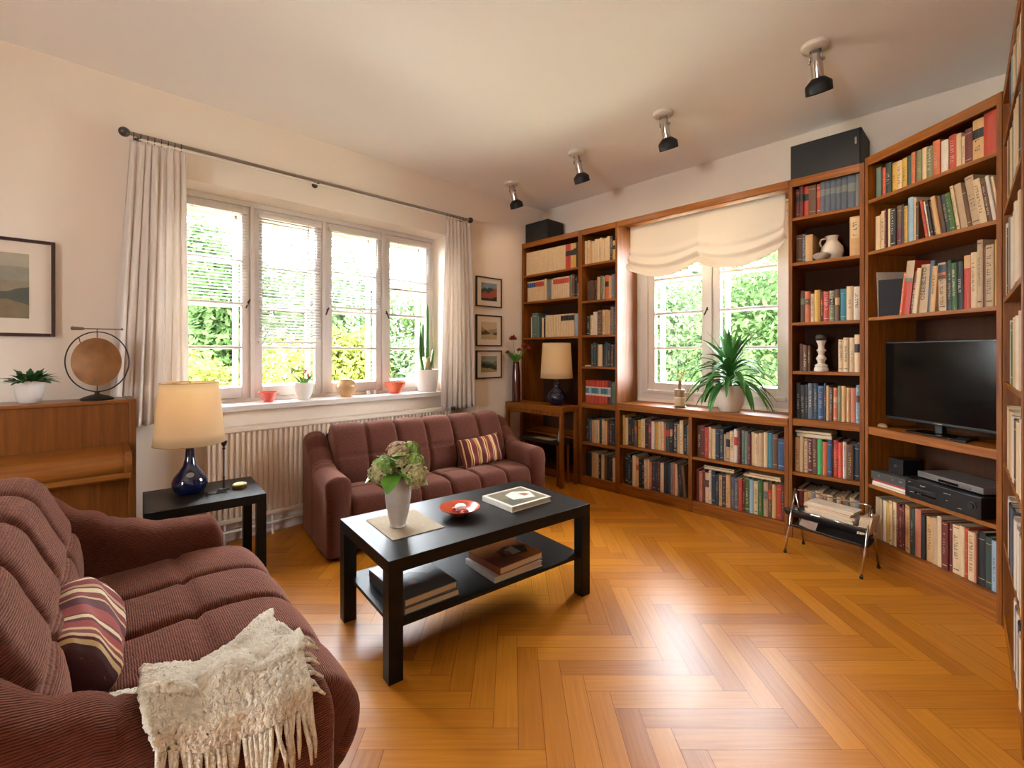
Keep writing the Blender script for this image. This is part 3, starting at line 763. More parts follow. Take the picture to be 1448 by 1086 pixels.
ORD = ['first', 'second', 'third', 'fourth', 'fifth', 'sixth', 'seventh', 'eighth', 'ninth', 'tenth', 'eleventh', 'twelfth', 'thirteenth', 'fourteenth', 'fifteenth',
       'sixteenth', 'seventeenth', 'eighteenth', 'nineteenth', 'twentieth', 'twenty-first', 'twenty-second', 'twenty-third', 'twenty-fourth', 'twenty-fifth', 'twenty-sixth', 'twenty-seventh', 'twenty-eighth']
BOOKS.sort(key=lambda b: -b['size'])
NIND = 298
rows = {}
for b in BOOKS[:NIND]: rows.setdefault(b['row'], []).append(b)
for rn, bs in rows.items():
    wm = sorted(x['w'] for x in bs)[len(bs)//2]; hm = sorted(x['h'] for x in bs)[len(bs)//2]
    lab = {}
    for b in bs:
        c = PAL[b['key']][0]
        ad = 'leaning ' if abs(b['lean']) > 2 else 'tall ' if b['h'] > hm*1.05 else 'short ' if b['h'] < hm*.93 else 'thin ' if b['w'] < wm*.78 else 'thick ' if b['w'] > wm*1.25 else ''
        if b['band'] and not b['uni']:
            bc = PAL[b['band'][0]][0]; c = c+' and '+bc if bc != c else c
        b['c'] = ad+c
        if b['L'] and b['R']:
            l, r = PAL[b['L']][0], PAL[b['R']][0]
            nb_ = f'between {l} and {r} ones' if l != r else f'between two {l} ones'
        elif b['R']: nb_ = 'at the left end'
        elif b['L']: nb_ = 'at the right end'
        else: nb_ = 'standing alone'
        b['label'] = f"{b['c']} book {nb_}, {rn}"
        lab.setdefault(b['label'], []).append(b)
    for k, v in lab.items():
        if len(v) > 1 or len(k.split()) > 16:
            for b in v:
                if v[0]['uni'] and len(v) > 1: b['label'] = f"{PAL[b['key']][0]} volume in a matching set, {rn}"
                else:
                    i = b['idx']; b['label'] = f"{b['c']} book, {ORD[i]} from left, {rn}" if i <= b['n']//2 else f"{b['c']} book, {ORD[b['n']-1-i]} from right, {rn}"
stuff = MB(); smats = []; sidx = []
for i, b in enumerate(BOOKS):
    m, mats = build_book(b)
    M = book_matrix(b)
    if i < NIND:
        pg = b['px'] > 5.5
        if pg:
            # split the page block off as a part
            keep = [k for k in range(len(m.f)) if m.mi[k] != 1]; pgf = [k for k in range(len(m.f)) if m.mi[k] == 1]
            pm = MB(); pm.v = list(m.v); pm.f = [m.f[k] for k in pgf]; pm.mi = [0]*len(pgf)
            used = sorted({q for f in pm.f for q in f}); mp_ = {q: n for n, q in enumerate(used)}
            pm.v = [m.v[q] for q in used]; pm.f = [tuple(mp_[q] for q in f) for f in pm.f]
            used2 = sorted({q for k in keep for q in m.f[k]}); mp2 = {q: n for n, q in enumerate(used2)}
            m.f, m.mi = [tuple(mp2[q] for q in m.f[k]) for k in keep], [0 if m.mi[k] == 0 else m.mi[k]-1 for k in keep]
            m.v = [m.v[q] for q in used2]; mats = [mats[0]]+mats[2:]
        o = m.build('book', mats)
        o.matrix_world = M
        tag(o, b['label'], 'book', 'books on the '+b['row'] if not b['row'].startswith(('left', 'right', 'end', 'leaning', 'upright', 'lowest shelf behind', 'tower')) else 'books, '+b['row'])
        if pg: pm.build('pages', PAGE, o)
        b['obj'] = o
    else:
        n0 = len(stuff.v); stuff.v += [tuple(M @ Vector(p)) for p in m.v]
        for f, mi in zip(m.f, m.mi):
            mt = mats[mi]
            if mt not in smats: smats.append(mt)
            stuff.m(smats.index(mt)); stuff.face([q+n0 for q in f])
so = stuff.build('distant_books', smats)
tag(so, 'rows of small distant books on the left bookcases and shelf ends', 'book'); so['kind'] = 'stuff'
# lettering on one cream spine
def text_mesh(txt, size, m, parent, name, loc, rot, ext=.0002):
    cu = bpy.data.curves.new('lettering', 'FONT'); cu.body = txt; cu.size = size; cu.extrude = ext; cu.align_x = 'CENTER'; cu.align_y = 'CENTER'
    o = bpy.data.objects.new('tmp', cu); C.objects.link(o)
    dg = bpy.context.evaluated_depsgraph_get(); me = bpy.data.meshes.new_from_object(o.evaluated_get(dg))
    bpy.data.objects.remove(o); me.materials.clear(); me.materials.append(m)
    q = bpy.data.objects.new(name, me); C.objects.link(q); q.parent = parent; q.location = loc; q.rotation_euler = rot
    return q

for b in BOOKS[:NIND]:
    if b['lettered']:
        q = text_mesh('OSEEIBLETO', min(.031, b['w']*.85), mat('spine_black', '15110e', .6), b['obj'], 'spine_lettering', (b['w']*.5, -.0009, b['h']*.60), (0, 0, 0), .0002)
        q.rotation_mode = 'QUATERNION'; q.rotation_quaternion = Matrix(((0, -1, 0), (0, 0, -1), (1, 0, 0))).to_quaternion()
def flat_book(name, w, d, h, cover, loc, rz, label, cat='book', group=None, art=None, tilt=None):
    """a book lying flat: w along x, d along y, origin bottom centre, spine at -x"""
    t = thing(name, label, cat, loc, rz, group)
    bt = min(.003, h*.12)
    cm = MB().box((-w/2, -d/2, 0), (w/2, d/2, bt)).box((-w/2, -d/2, h-bt), (w/2, d/2, h)).box((-w/2, -d/2, bt), (-w/2+.004, d/2, h-bt))
    cm.build('cover', cover, t, bevel=.0006)
    box('pages', (-w/2+.004, -d/2+.004, bt), (w/2-.004, d/2-.004, h-bt), PAGE, t, 0)
    if art:
        a = MB(); mats = []
        for k, (pts, col) in enumerate(art):
            mats.append(mat('jacket_'+col, col, .3, var=.25, scale=60)); a.m(k)
            a.quad([((-.5+px)*w, (-.5+py)*d, h+.0003+k*.00012) for px, py in pts])
        a.build('jacket_picture', mats, t)
    return t

# ------------------------------------------------------------------ roman blind
def romanf(u, v):
    # u along the window from left to right in the picture, v downwards
    y = 2.150+(.962-2.150)*u
    g = abs(math.sin(PI*u*2))**.85
    drop = .36+.085*g-.0*u+.02*math.sin(PI*u)
    if u < .02 or u > .98: drop -= .01
    fold = max(0, (v-.45)/.55)
    sw = v*drop
    x = 3.50-.012-.065*fold*(.35+.65*(1-abs(math.sin(PI*u*2))*.35))*abs(math.sin(fold*PI*2.6+.2))-.012*math.sin(v*PI)*g
    z = 2.278-sw
    pin = math.exp(-((u-.5)/.02)**2)
    x += pin*.018*v; y += .012*math.sin(v*9)*(u < .05)*fold-.012*math.sin(v*9)*(u > .95)*fold
    z -= .014*math.sin(fold*PI*5)*g*fold
    return (x, y, z)
ro = thing('roman_blind', 'cream linen roman blind gathered in two swags over the end window', 'blind')
MB().grid(romanf, 90, 60).build('fabric', ROMAN, ro, smooth=True, solid=.002)
box('head_batten', (3.492, .962, 2.27), (3.515, 2.150, 2.283), WHITE, ro)
for y in (2.10, 1.556, 1.01): MB().tube([(3.513, y, 2.27), (3.515, y, 1.9)], .0012, 5).build('cord', mat('blind_cord', '8d8680', .8), ro)

# ------------------------------------------------------------------ loudspeaker boxes on top
def speaker(y0, y1, x0, x1, z0, z1, label, badge):
    t = thing('loudspeaker', label, 'loudspeaker', (x0, y0, z0), 0, 'black loudspeakers on the bookcases')
    box('cabinet', (.012, 0, 0), (x1-x0, y1-y0, z1-z0), SPKM, t, .004)
    box('grille', (0, .006, .006), (.0115, y1-y0-.006, z1-z0-.006), BLKM, t, .003)
    if badge: box('badge', (-.003, .022, (z1-z0)*.58), (-.0002, .031, (z1-z0)*.75), STEEL, t, 0)
speaker(3.07, 3.375, 3.45, 3.70, 2.3362, 2.545, 'small black loudspeaker on the corner bookcase', False)
speaker(.545, .926, 3.45, 3.735, 2.3362, 2.572, 'wide black loudspeaker with silver badge on the narrow right bookcase', True)

# ------------------------------------------------------------------ ceiling spotlights
def spotlight():
    t = thing('ceiling_spotlight', 'x', 'spotlight')
    MB().lathe([(.0, -.024), (.045, -.024), (.060, -.016), (.064, -.006), (.064, 0)], seg=32).build('canopy', IVORY, t, smooth='auto')
    MB().tube([(0, -.02, -.02), (0, -.024, -.05), (.004, -.027, -.075)], .004, 6).tube([(0, .02, -.02), (0, .024, -.05), (.004, .027, -.075)], .004, 6).build('yoke', STEEL, t, smooth=True)
    R = Matrix.Translation((.006, 0, -.038)) @ Matrix.Rotation(math.radians(-22), 4, 'Y')
    b = MB().lathe([(.0, .006), (.024, .003), (.027, -.004), (.027, -.118), (.02, -.122)], seg=24, M=R); b.build('barrel', CHROME, t, smooth='auto')
    MB().lathe([(.022, -.112), (.03, -.114), (.056, -.138), (.060, -.146), (.060, -.186), (.055, -.186), (.052, -.15), (.0, -.145)], seg=32, M=R).build('head', BLKM, t, smooth='auto')
    MB().lathe([(.0, -.172), (.03, -.174), (.0535, -.178)], seg=24, M=R).build('bulb', mat('amber_bulb', 'd08a30', .2, var=.1, emit=.25), t, smooth=True)
    for s in (-1, 1):
        MB().sphere((0, 0, 0), .009, 10, 8).build('screw', STEEL, t, smooth=True).matrix_local = R @ Matrix.Translation((0, s*.029, -.035))
    return t
sp0 = spotlight()
def spot_lamp(o):
    l = bpy.data.objects.new('spot_beam', bpy.data.lights.new('spot_beam', 'SPOT')); C.objects.link(l); l.parent = o
    l.matrix_local = Matrix.Translation((.006, 0, -.038)) @ Matrix.Rotation(math.radians(-22), 4, 'Y') @ Matrix.Translation((0, 0, -.180))
    l.data.energy = 3.0; l.data.color = (1, .80, .58); l.data.spot_size = math.radians(165); l.data.spot_blend = 1; l.data.shadow_soft_size = .045
labs = ['chrome and black spotlight farthest away, above the corner loudspeaker', 'chrome and black spotlight second from the far corner',
        'chrome and black spotlight third from the far corner, above the roman blind', 'nearest and largest-looking chrome and black ceiling spotlight']
for i, (x, y) in enumerate([(2.922, 3.034), (2.841, 2.226), (2.776, 1.47), (2.715, .615)]):
    o = sp0 if i == 0 else dup(sp0, (x, y, H))
    o.location = (x, y, H-.0002); o['label'] = labs[i]; o['group'] = 'ceiling spotlights in a row'; spot_lamp(o)

# ------------------------------------------------------------------ sofas
def resample(P, n):
    P = [Vector((p[0], p[1])) for p in P]; k = len(P)
    Q = []
    for i in range(k):   # closed Catmull-Rom
        p0, p1, p2, p3 = P[i-1], P[i], P[(i+1) % k], P[(i+2) % k]
        for j in range(8):
            t = j/8; Q.append(.5*((2*p1)+(p2-p0)*t+(2*p0-5*p1+4*p2-p3)*t*t+(3*p1-p0-3*p2+p3)*t**3))
    L = [0]
    for i in range(len(Q)): L.append(L[-1]+(Q[(i+1) % len(Q)]-Q[i]).length)
    out = []; j = 0
    for i in range(n):
        d = L[-1]*i/n
        while L[j+1] < d: j += 1
        t = (d-L[j])/(L[j+1]-L[j]+1e-9); out.append(Q[j].lerp(Q[(j+1) % len(Q)], t))
    return out, L[-1]
def puffy(prof, x0, x1, seams, rows, fab, parent, name, er=.035, depth=.022, sig=.012, n=72, puff=.0, cols=None):
    """a stuffed cushion swept along x; seams = x of channels, rows = (y,z) points where a cross seam runs"""
    P, LEN = resample(prof, n)
    ar = sum(P[i].x*P[(i+1) % n].y-P[(i+1) % n].x*P[i].y for i in range(n))
    if ar < 0: P = P[::-1]
    nr = []
    for i in range(n):
        d = P[(i+1) % n]-P[i-1]; d.normalize(); nr.append(Vector((d.y, -d.x)))
    ridx = [min(range(n), key=lambda i: (P[i]-Vector(r)).length) for r in rows]
    nx = max(24, int((x1-x0)/.0085)); m = MB(); uvs = []
    cells = [x0]+list(seams)+[x1]
    for i in range(nx+1):
        x = x0+(x1-x0)*i/nx
        e = min(x-x0, x1-x); off0 = er*(1-math.sqrt(max(0, 1-((er-e)/er)**2))) if e < er else 0
        sm = 0
        for s in seams: sm = max(sm, math.exp(-abs((x-s)/sig)**1.3))
        for a, b in zip(cells, cells[1:]):
            if a <= x <= b: c = (x-a)/(b-a); pf = puff*math.sin(PI*c)**.7 if 0 < c < 1 else 0; break
        for j in range(n):
            rs = 0
            for r in ridx:
                dd = min(abs(j-r), n-abs(j-r))*LEN/n; rs = max(rs, math.exp(-(dd/sig)**2)*.75)
            bt = sm*rs
            o = off0+depth*max(sm, rs*1.15)+depth*.9*bt-pf*(1-rs)
            p = P[j]-nr[j]*o
            p2 = p+Vector((random.uniform(-1, 1), random.uniform(-1, 1)))*.0006
            m.v.append((x, p2.x, p2.y)); uvs.append((x, j*LEN/n))
    for i in range(nx):
        for j in range(n): k = (j+1) % n; m.face((i*n+j, i*n+k, (i+1)*n+k, (i+1)*n+j))
    m.face(tuple(range(n))[::-1]); m.face(tuple(nx*n+j for j in range(n)))
    return m.build(name, fab, parent, smooth=True, uvs=uvs)
def arm(parent, x0, x1, Ht, D, zb, fab, seam_y=.36, outward=0):
    ny, nk = 60, 40; w = x1-x0; m = MB(); uvs = []
    for i in range(ny+1):
        y = D*i/ny; h = interp(Ht, y)
        ey = min(y, (D-y)*2); er = .035; sh = er*(1-math.sqrt(max(0, 1-((er-ey)/er)**2))) if ey < er else 0
        dip = .007*math.exp(-((y-seam_y)/.008)**2); s = 0; pr = None
        for k in range(nk+1):
            t = k/nk
            # closed section: outer bottom -> up -> over the top -> down the inner side
            rr = w*.48
            hs = h-zb; path = (hs-rr)+PI*rr+(hs-rr); q = t*path
            if q < hs-rr: px, pz = x0, zb+q
            elif q < hs-rr+PI*rr: a = (q-(hs-rr))/rr; px = x0+w/2-w/2*math.cos(a)*1.0; pz = h-rr+rr*.75*math.sin(a)**.9
            else: px, pz = x1, h-rr-(q-(hs-rr)-PI*rr)
            cx = (x0+x1)/2; f = 1-(sh*.9)/(w/2)
            px = cx+(px-cx)*f; pz -= sh*.8*(1 if pz > h-rr else 0)
            if pz > h-rr*1.6: pz -= dip
            px += dip*(.6 if px < cx else -.6)
            # pad overhangs the upright front
            if pz > h-rr*1.7 and y < seam_y+.02: px = cx+(px-cx)*1.07
            m.v.append((px, y, pz)); uvs.append((y, q))
    K = nk+1
    for i in range(ny):
        for k in range(nk): a = i*K+k; m.face((a, a+K, a+K+1, a+1))
        m.face((i*K+nk, (i+1)*K+nk, (i+1)*K, i*K))
    m.face(tuple(range(K))); m.face(tuple(ny*K+k for k in range(K))[::-1])
    return m.build('arm', fab, parent, smooth='auto', uvs=uvs)
def sofa(name, label, loc, rz, L, D, aw, Hs, seatp, backp, seat_row, back_row, n_seat, n_back, sc, bc, fab, backtop):
    t = thing(name, label, 'sofa', loc, rz)
    arm(t, -L/2, -L/2+aw, Hs, D, .03, fab); arm(t, L/2-aw, L/2, Hs, D, .03, fab)
    xi0, xi1 = -L/2+aw+.003, L/2-aw-.003
    w = (xi1-xi0)/n_seat
    MB().box((xi0, .03, .035), (xi1, D-.06, .20)).build('base', mat('sofa_base', '2f150e', .95, bump=.3), t, bevel=.01)
    MB().box((xi0, D-.10, .03), (xi1, D-.005, backtop-.03)).build('back_frame', mat('sofa_base', '54281f', .95), t, bevel=.02)
    for i in range(n_seat):
        a = xi0+w*i+.002; b = a+w-.004
        puffy(seatp, a, b, [a+(b-a)*k/sc for k in range(1, sc)], seat_row, fab, t, 'seat_cushion', puff=.009, er=.028, depth=.013, sig=.010)
    w = (xi1-xi0)/n_back
    for i in range(n_back):
        a = xi0+w*i+.002; b = a+w-.004
        puffy(backp, a, b, [a+(b-a)*k/bc for k in range(1, bc)], back_row, fab, t, 'back_cushion', puff=.014 if L < 1.5 else .009, er=.04 if L < 1.5 else .026, depth=.018, sig=.012 if L < 1.5 else .009)
    for sx in (-1, 1):
        for y in (.06, D-.07): MB().lathe([(.018, 0), (.022, .032)], (sx*(L/2-.06), y, 0), 12).build('foot', BLKP, t)
    return t
# sofa under the window
RW = math.radians(-8)
LW = 1.62
ox, oy = 1.07, 2.61
cxw = ox+LW/2*math.cos(RW); cyw = oy+LW/2*math.sin(RW)
sofa('sofa', 'rust brown tufted three-seat sofa standing under the long window', (cxw, cyw, 0), RW, LW, .64, .14,
     [(0, .465), (.04, .50), (.30, .505), (.38, .53), (.46, .60), (.54, .675), (.60, .69), (.64, .67)],
     [(.02, .17), (-.008, .24), (.02, .33), (.10, .352), (.25, .348), (.40, .33), (.43, .25), (.40, .19), (.2, .17)],
     [(.37, .31), (.335, .40), (.355, .50), (.40, .61), (.44, .685), (.50, .715), (.565, .69), (.58, .55), (.56, .36), (.46, .29)],
     [(.22, .352)], [(.36, .53)], 2, 3, 3, 2, FABW, .68)
# near sofa
RN = math.radians(87.5)
sofa('sofa', 'rust brown corduroy sofa in the near left corner, cream throw on its arm', (.447, 1.640, 0), RN, 1.37, .74, .15,
     [(0, .51), (.04, .55), (.2, .562), (.30, .595), (.42, .65), (.54, .74), (.64, .78), (.74, .76)],
     [(-.02, .16), (-.10, .22), (-.115, .32), (-.05, .405), (.08, .43), (.25, .42), (.46, .40), (.50, .30), (.46, .20), (.2, .165)],
     [(.48, .36), (.435, .46), (.445, .58), (.49, .69), (.53, .775), (.59, .80), (.66, .77), (.68, .64), (.66, .42), (.56, .34)],
     [(.16, .425)], [(.45, .60)], 2, 2, 2, 2, FABN, .77)

def squircle(u, e): return (max(0, 1-abs(u)**e))**(1/2.2)
def pillow(name, label, loc, rot, W, Hh, T_, m, fringe=None):
    nu = 44; mb = MB()
    def f(sg):
        def g(a, b):
            u, v = 2*a-1, 2*b-1
            t = squircle(u, 2.6)*squircle(v, 2.6)
            px = W/2*u*(1-.06*(1-v*v)); py = Hh/2*v*(1-.07*(1-u*u))
            return (px, sg*T_/2*t**.9+.004*math.sin(u*9+v*5)*t, py)
        return g
    mb.grid(f(-1), nu, nu); mb.grid(f(1), nu, nu)
    n = (nu+1)**2; mb.f = mb.f[:nu*nu]+[q[::-1] for q in mb.f[nu*nu:]]
    o = mb.build(name, m, None, smooth=True)
    me = o.data
    o.location = loc; o.rotation_euler = rot
    return tag(o, label, 'cushion', 'striped cushions')
STW = stripes('striped_weave', [(0, '6b2a1c'), (.05, 'c9a06a'), (.07, '5e1418'), (.16, 'b98f3f'), (.19, '5e1418'), (.205, 'd9bd8b'), (.23, '76201f'), (.33, 'c9a06a'),
              (.345, '5e1418'), (.36, 'b98f3f'), (.40, 'd9bd8b'), (.415, '5e1418'), (.50, '8a3a2c'), (.53, 'd9bd8b'), (.55, '5e1418'), (.57, 'b98f3f'), (.60, '76201f'), (.70, 'c9a06a'), (.72, '5e1418'),
              (.735, 'd9bd8b'), (.76, 'b98f3f'), (.79, '5e1418'), (.89, 'c9a06a'), (.91, '76201f'), (.96, 'b98f3f')], 0, -.19, .19)
def wl(u, v, z):   # window sofa local -> world
    return (cxw+u*math.cos(RW)-v*math.sin(RW), cyw+u*math.sin(RW)+v*math.cos(RW), z)
pillow('cushion', 'striped red and gold cushion leaning at the right end of the window sofa', wl(.40, .30, .452), (math.radians(-20), math.radians(-3), RW+.06), .375, .225, .11, STW)
# bolster-like cushion on the near sofa: rounded box, stripes running round it
STN = stripes('striped_bolster', [(0, '3b0c0e'), (.05, 'c7a877'), (.08, '5a1215'), (.10, 'd2b98c'), (.125, '7d2a26'), (.16, 'c7a877'), (.18, '93322c'), (.25, '5a1215'), (.28, 'd9c49a'), (.315, '702025'), (.33, '9a4038'), (.43, '5a1a22'),
              (.52, 'c7a877'), (.54, '7d2a26'), (.60, 'd9c49a'), (.65, '702025'), (.67, 'b98a6a'), (.70, '7d2a26'), (.78, 'd9c49a'), (.82, '8a2c2a'), (.88, 'd2b98c'), (.90, '5a1215'), (.95, 'c7a877'), (.97, '7d2a26')], 0, -.15, .19)
DRED = mat('dark_red_velvet', '3d0d0f', .85, var=.2, bump=.3)
mb = MB(); nseg = 48; stn = 40
def bsec(t, sx, r):
    a = 2*PI*t; e = 2/2.9; ca, sa = math.cos(a), math.sin(a)
    return (math.copysign(abs(ca)**e, ca)*r*1.0, math.copysign(abs(sa)**e, sa)*r*1.12)
rings = []
LB_ = .152
for i in range(stn+1):
    s = -1+2*i/stn; x = LB_*s; rr = .086*(1-.26*max(0, abs(s)-.72)**1.2/.28**.9); rings.append((x, rr))
rings = [(-LB_-.012, .0001), (-LB_-.013, .033), (-LB_-.008, .054)]+rings+[(LB_+.008, .054), (LB_+.012, .0001)]
for x, r in rings:
    for k in range(nseg):
        a, b = bsec(k/nseg, 0, r); mb.v.append((x, a+.003*math.sin(x*40+k), b))
for i in range(len(rings)-1):
    mb.m(1 if i < 3 or i > len(rings)-4 else 0)
    for k in range(nseg): a0 = i*nseg+k; a1 = i*nseg+(k+1) % nseg; mb.face((a0, a0+nseg, a1+nseg, a1))
bo = mb.build('cushion', [STN, DRED], None, smooth=True)
bo.location = (.012, 1.535, .500); bo.rotation_euler = (math.radians(-28), math.radians(-9), math.radians(84))
tag(bo, 'plump striped maroon cushion on the near corduroy sofa', 'cushion', 'striped cushions')
pc = MB()
for s in (-1, 1): pc.tube([(s*LB_, *[q for q in bsec(k/40, 0, .0625)]) for k in range(41)], .0028, 5, False)
pc.build('piping', mat('cream_piping', 'b59a6c', .8), bo, smooth=True)

# ------------------------------------------------------------------ throw on the near sofa
def nl(u, v, z):  # near sofa local -> world (u along, v depth from the front)
    return Vector((.447+u*math.cos(RN)-v*math.sin(RN), 1.640+u*math.sin(RN)+v*math.cos(RN), z))
ARMH = [(0, .51), (.04, .55), (.2, .562), (.30, .595), (.42, .67), (.52, .76)]
def throwf(a, b):
    # a: 0 front of sofa (x large) .. 1 towards the back ; b: 0 = inner end on the seat, 1 = lower hem outside the arm
    v = .03+(.36-.11*b)*a
    ah = interp(ARMH, v)+.004
    inner = -.685+.15; outer = -.685
    # path across u with heights
    u_in = -.20-.12*a-.05*math.sin(a*3)
    k_ = max(0, 1-a/.3)
    pts = [(u_in, .448+.012*k_), (u_in-.10, .452+.028*k_), (inner+.085, .472+.032*k_), (inner+.03, .515+.025*k_), (inner-.022, ah+.006), ((inner+outer)/2, ah+.016), (outer+.028, ah+.004), (outer-.014, ah-.018), (outer-.017, ah-.045-.015*math.sin(a*PI))]
    L = [0]
    for p, q in zip(pts, pts[1:]): L.append(L[-1]+math.dist(p, q))
    d = b*L[-1]; j = 0
    while j < len(L)-2 and L[j+1] < d: j += 1
    t = (d-L[j])/(L[j+1]-L[j]); t = max(0, min(1, t))
    u = pts[j][0]+(pts[j+1][0]-pts[j][0])*t; z = pts[j][1]+(pts[j+1][1]-pts[j][1])*t
    wr = .010*math.sin(a*7+b*6)+.006*math.sin(a*15-b*9)+.004*math.sin(b*25+a*3)
    skew = .05*(b-.5)
    v2 = v+skew+.012*math.sin(b*9)
    return nl(u, v2, z+abs(wr)*(.9 if b < .8 else .2))+Vector((0, -wr*.5 if b > .8 else 0, 0))
WOOL = mat('cream_wool', 'e8dcc4', .95, var=.18, scale=60, bump=1.0, bscale=130)
WOOL.node_tree.nodes['Principled BSDF'].inputs['Sheen Weight'].default_value = .3
for n_ in WOOL.node_tree.nodes:
    if n_.type == 'BUMP': n_.inputs['Distance'].default_value = .012
mb = MB().grid(throwf, 90, 120)
rr_ = random.Random(3)
mb.v = [(x+rr_.uniform(-1, 1)*.0014, y+rr_.uniform(-1, 1)*.0014, z+rr_.uniform(-1, 1)*.0022) for x, y, z in mb.v]
th = tag(mb.build('throw_blanket', WOOL, None, smooth=True, solid=.012), 'cream woollen throw with tassels draped over the near sofa arm', 'blanket')
for i in range(30):
    a = (i+.5)/30; p = throwf(a, 1.0); rr = random.Random(i)
    L = rr.uniform(.085, .12); dx = rr.uniform(-.018, .018); dy = rr.uniform(-.012, .002)
    pts = [p+Vector((0, 0, .004)), p+Vector((dx*.3, -.004+dy*.3, -L*.35)), p+Vector((dx*.8, dy, -L*.7)), p+Vector((dx, dy*.8, -L))]
    MB().tube(pts, [.0050, .0042, .0044, .0022], 6).build('tassel', WOOL, th, smooth=True)
for i in range(9):
    p = throwf(0, .72+.27*i/9); rr = random.Random(i+50); L = rr.uniform(.02, .035)
    MB().tube([p, p+nl(0, -L*.5, 0)-nl(0, 0, 0)+Vector((0, 0, -.008)), p+nl(0, -L, 0)-nl(0, 0, 0)+Vector((0, 0, -.025))], [.005, .004, .0025], 6).build('tassel', WOOL, th, smooth=True)

# ------------------------------------------------------------------ black tables
def ltable(name, label, loc, rz, W, D, Ht, leg, top, shelf=None):
    t = thing(name, label, 'table', loc, rz)
    box('tabletop', (0, 0, Ht-top), (W, D, Ht), BLK, t, .0015)
    for x in (0, W-leg):
        for y in (0, D-leg): box('leg', (x, y, 0), (x+leg, y+leg, Ht-top), BLK, t, .0015)
    if shelf: box('shelf', (leg*.5, leg*.4, shelf-.016), (W-leg*.5, D-leg*.4, shelf), BLK, t, .001)
    return t
RC = math.radians(-6.2)
TC = (.840, 1.508)
ltable('coffee_table', 'black coffee table with lower shelf in the middle of the room', (TC[0], TC[1], 0), RC, 1.055, .55, .45, .056, .05, .2)
def tl(u, v, z): return (TC[0]+u*math.cos(RC)-v*math.sin(RC), TC[1]+u*math.sin(RC)+v*math.cos(RC), z)
RS = math.radians(-5)
TS = (.262, 2.715)
ltable('side_table', 'small black side table holding the large lamp beside the piano', (TS[0], TS[1], 0), RS, .51, .44, .46, .045, .045)
def sl(u, v, z): return (TS[0]+u*math.cos(RS)-v*math.sin(RS), TS[1]+u*math.sin(RS)+v*math.cos(RS), z)
# things on the coffee table
pm = tag(box('place_mat', (-.118, -.145, 0), (.118, .145, .003), mat('woven_mat', 'a8967c', .9, var=.25, scale=160, bump=.5), None, .0005), 'beige woven place mat under the white vase', 'mat')
pm.location = (1.076, 1.795, .4504); pm.rotation_euler = (0, 0, RC)
vx, vy = 1.040, 1.787
va = thing('flower_vase', 'frosted white glass vase of green hydrangeas on the coffee table', 'vase', (vx, vy, .4536))
VG = mat('frosted_glass', 'd8d4cc', .18, var=.12, scale=45, coat=.5); VG.node_tree.nodes['Principled BSDF'].inputs['Transmission Weight'].default_value = .25
MB().lathe([(0, 0), (.032, 0), (.036, .004), (.034, .012), (.045, .06), (.055, .12), (.058, .165), (.056, .212), (.052, .220), (.049, .216), (.048, .15), (.030, .02), (0, .015)], seg=40).build('vase_body', VG, va, smooth='auto')
def leafmesh(mb, base, d, L, W, droop, fold=.15, n=8, ex=1.0, side=None, zmin=None):
    """arching pointed leaf starting at base heading along d"""
    base = Vector(base); d = Vector(d).normalized(); p = base.copy(); n0 = len(mb.v)
    for i in range(n+1):
        t = i/n
        s = d.cross(Vector((0, 0, 1)));
        if s.length < .05: s = Vector((1, 0, 0)) if side is None else Vector(side)
        s.normalize(); up = s.cross(d).normalized()
        wd = W*(math.sin(PI*min(1, t**ex*.94+.04))**.8)/2+.0003
        mb.v += [tuple(p-s*wd+up*wd*fold), tuple(p), tuple(p+s*wd+up*wd*fold)]
        d = (d+Vector((0, 0, -droop/n))).normalized()
        if zmin is not None and p.z+d.z*L/n < zmin: d = Vector((d.x, d.y, 0)).normalized()
        p = p+d*(L/n)
    for i in range(n):
        a = n0+i*3; mb.face((a, a+1, a+4, a+3)); mb.face((a+1, a+2, a+5, a+4))
    return p
rng = random.Random(5)
HC = {'a': mat('hydrangea_green', '94ad58', .7, var=.5, scale=90), 'b': mat('hydrangea_cream', 'b9b07c', .7, var=.45, scale=90), 'c': mat('hydrangea_blush', 'c2a888', .7, var=.45, scale=90)}
heads = [(-.062, .045, .235, .042, 'a'), (-.004, .03, .300, .046, 'c'), (.03, .055, .305, .034, 'a'), (.058, .0, .262, .036, 'a'), (.066, -.035, .215, .048, 'b'), (-.03, -.035, .262, .034, 'a'), (-.060, -.028, .222, .040, 'b'), (.015, -.02, .285, .03, 'b'), (.0, .07, .27, .04, 'a')]
for q_ in (LEAFG, LEAFL): q_.node_tree.nodes['Principled BSDF'].inputs['Roughness'].default_value = .6
RWD = Vector((FW.y, -FW.x, 0))
heads = [(x*1.22, y*1.1, z*.93+.03, r*1.05, k) for x, y, z, r, k in heads]
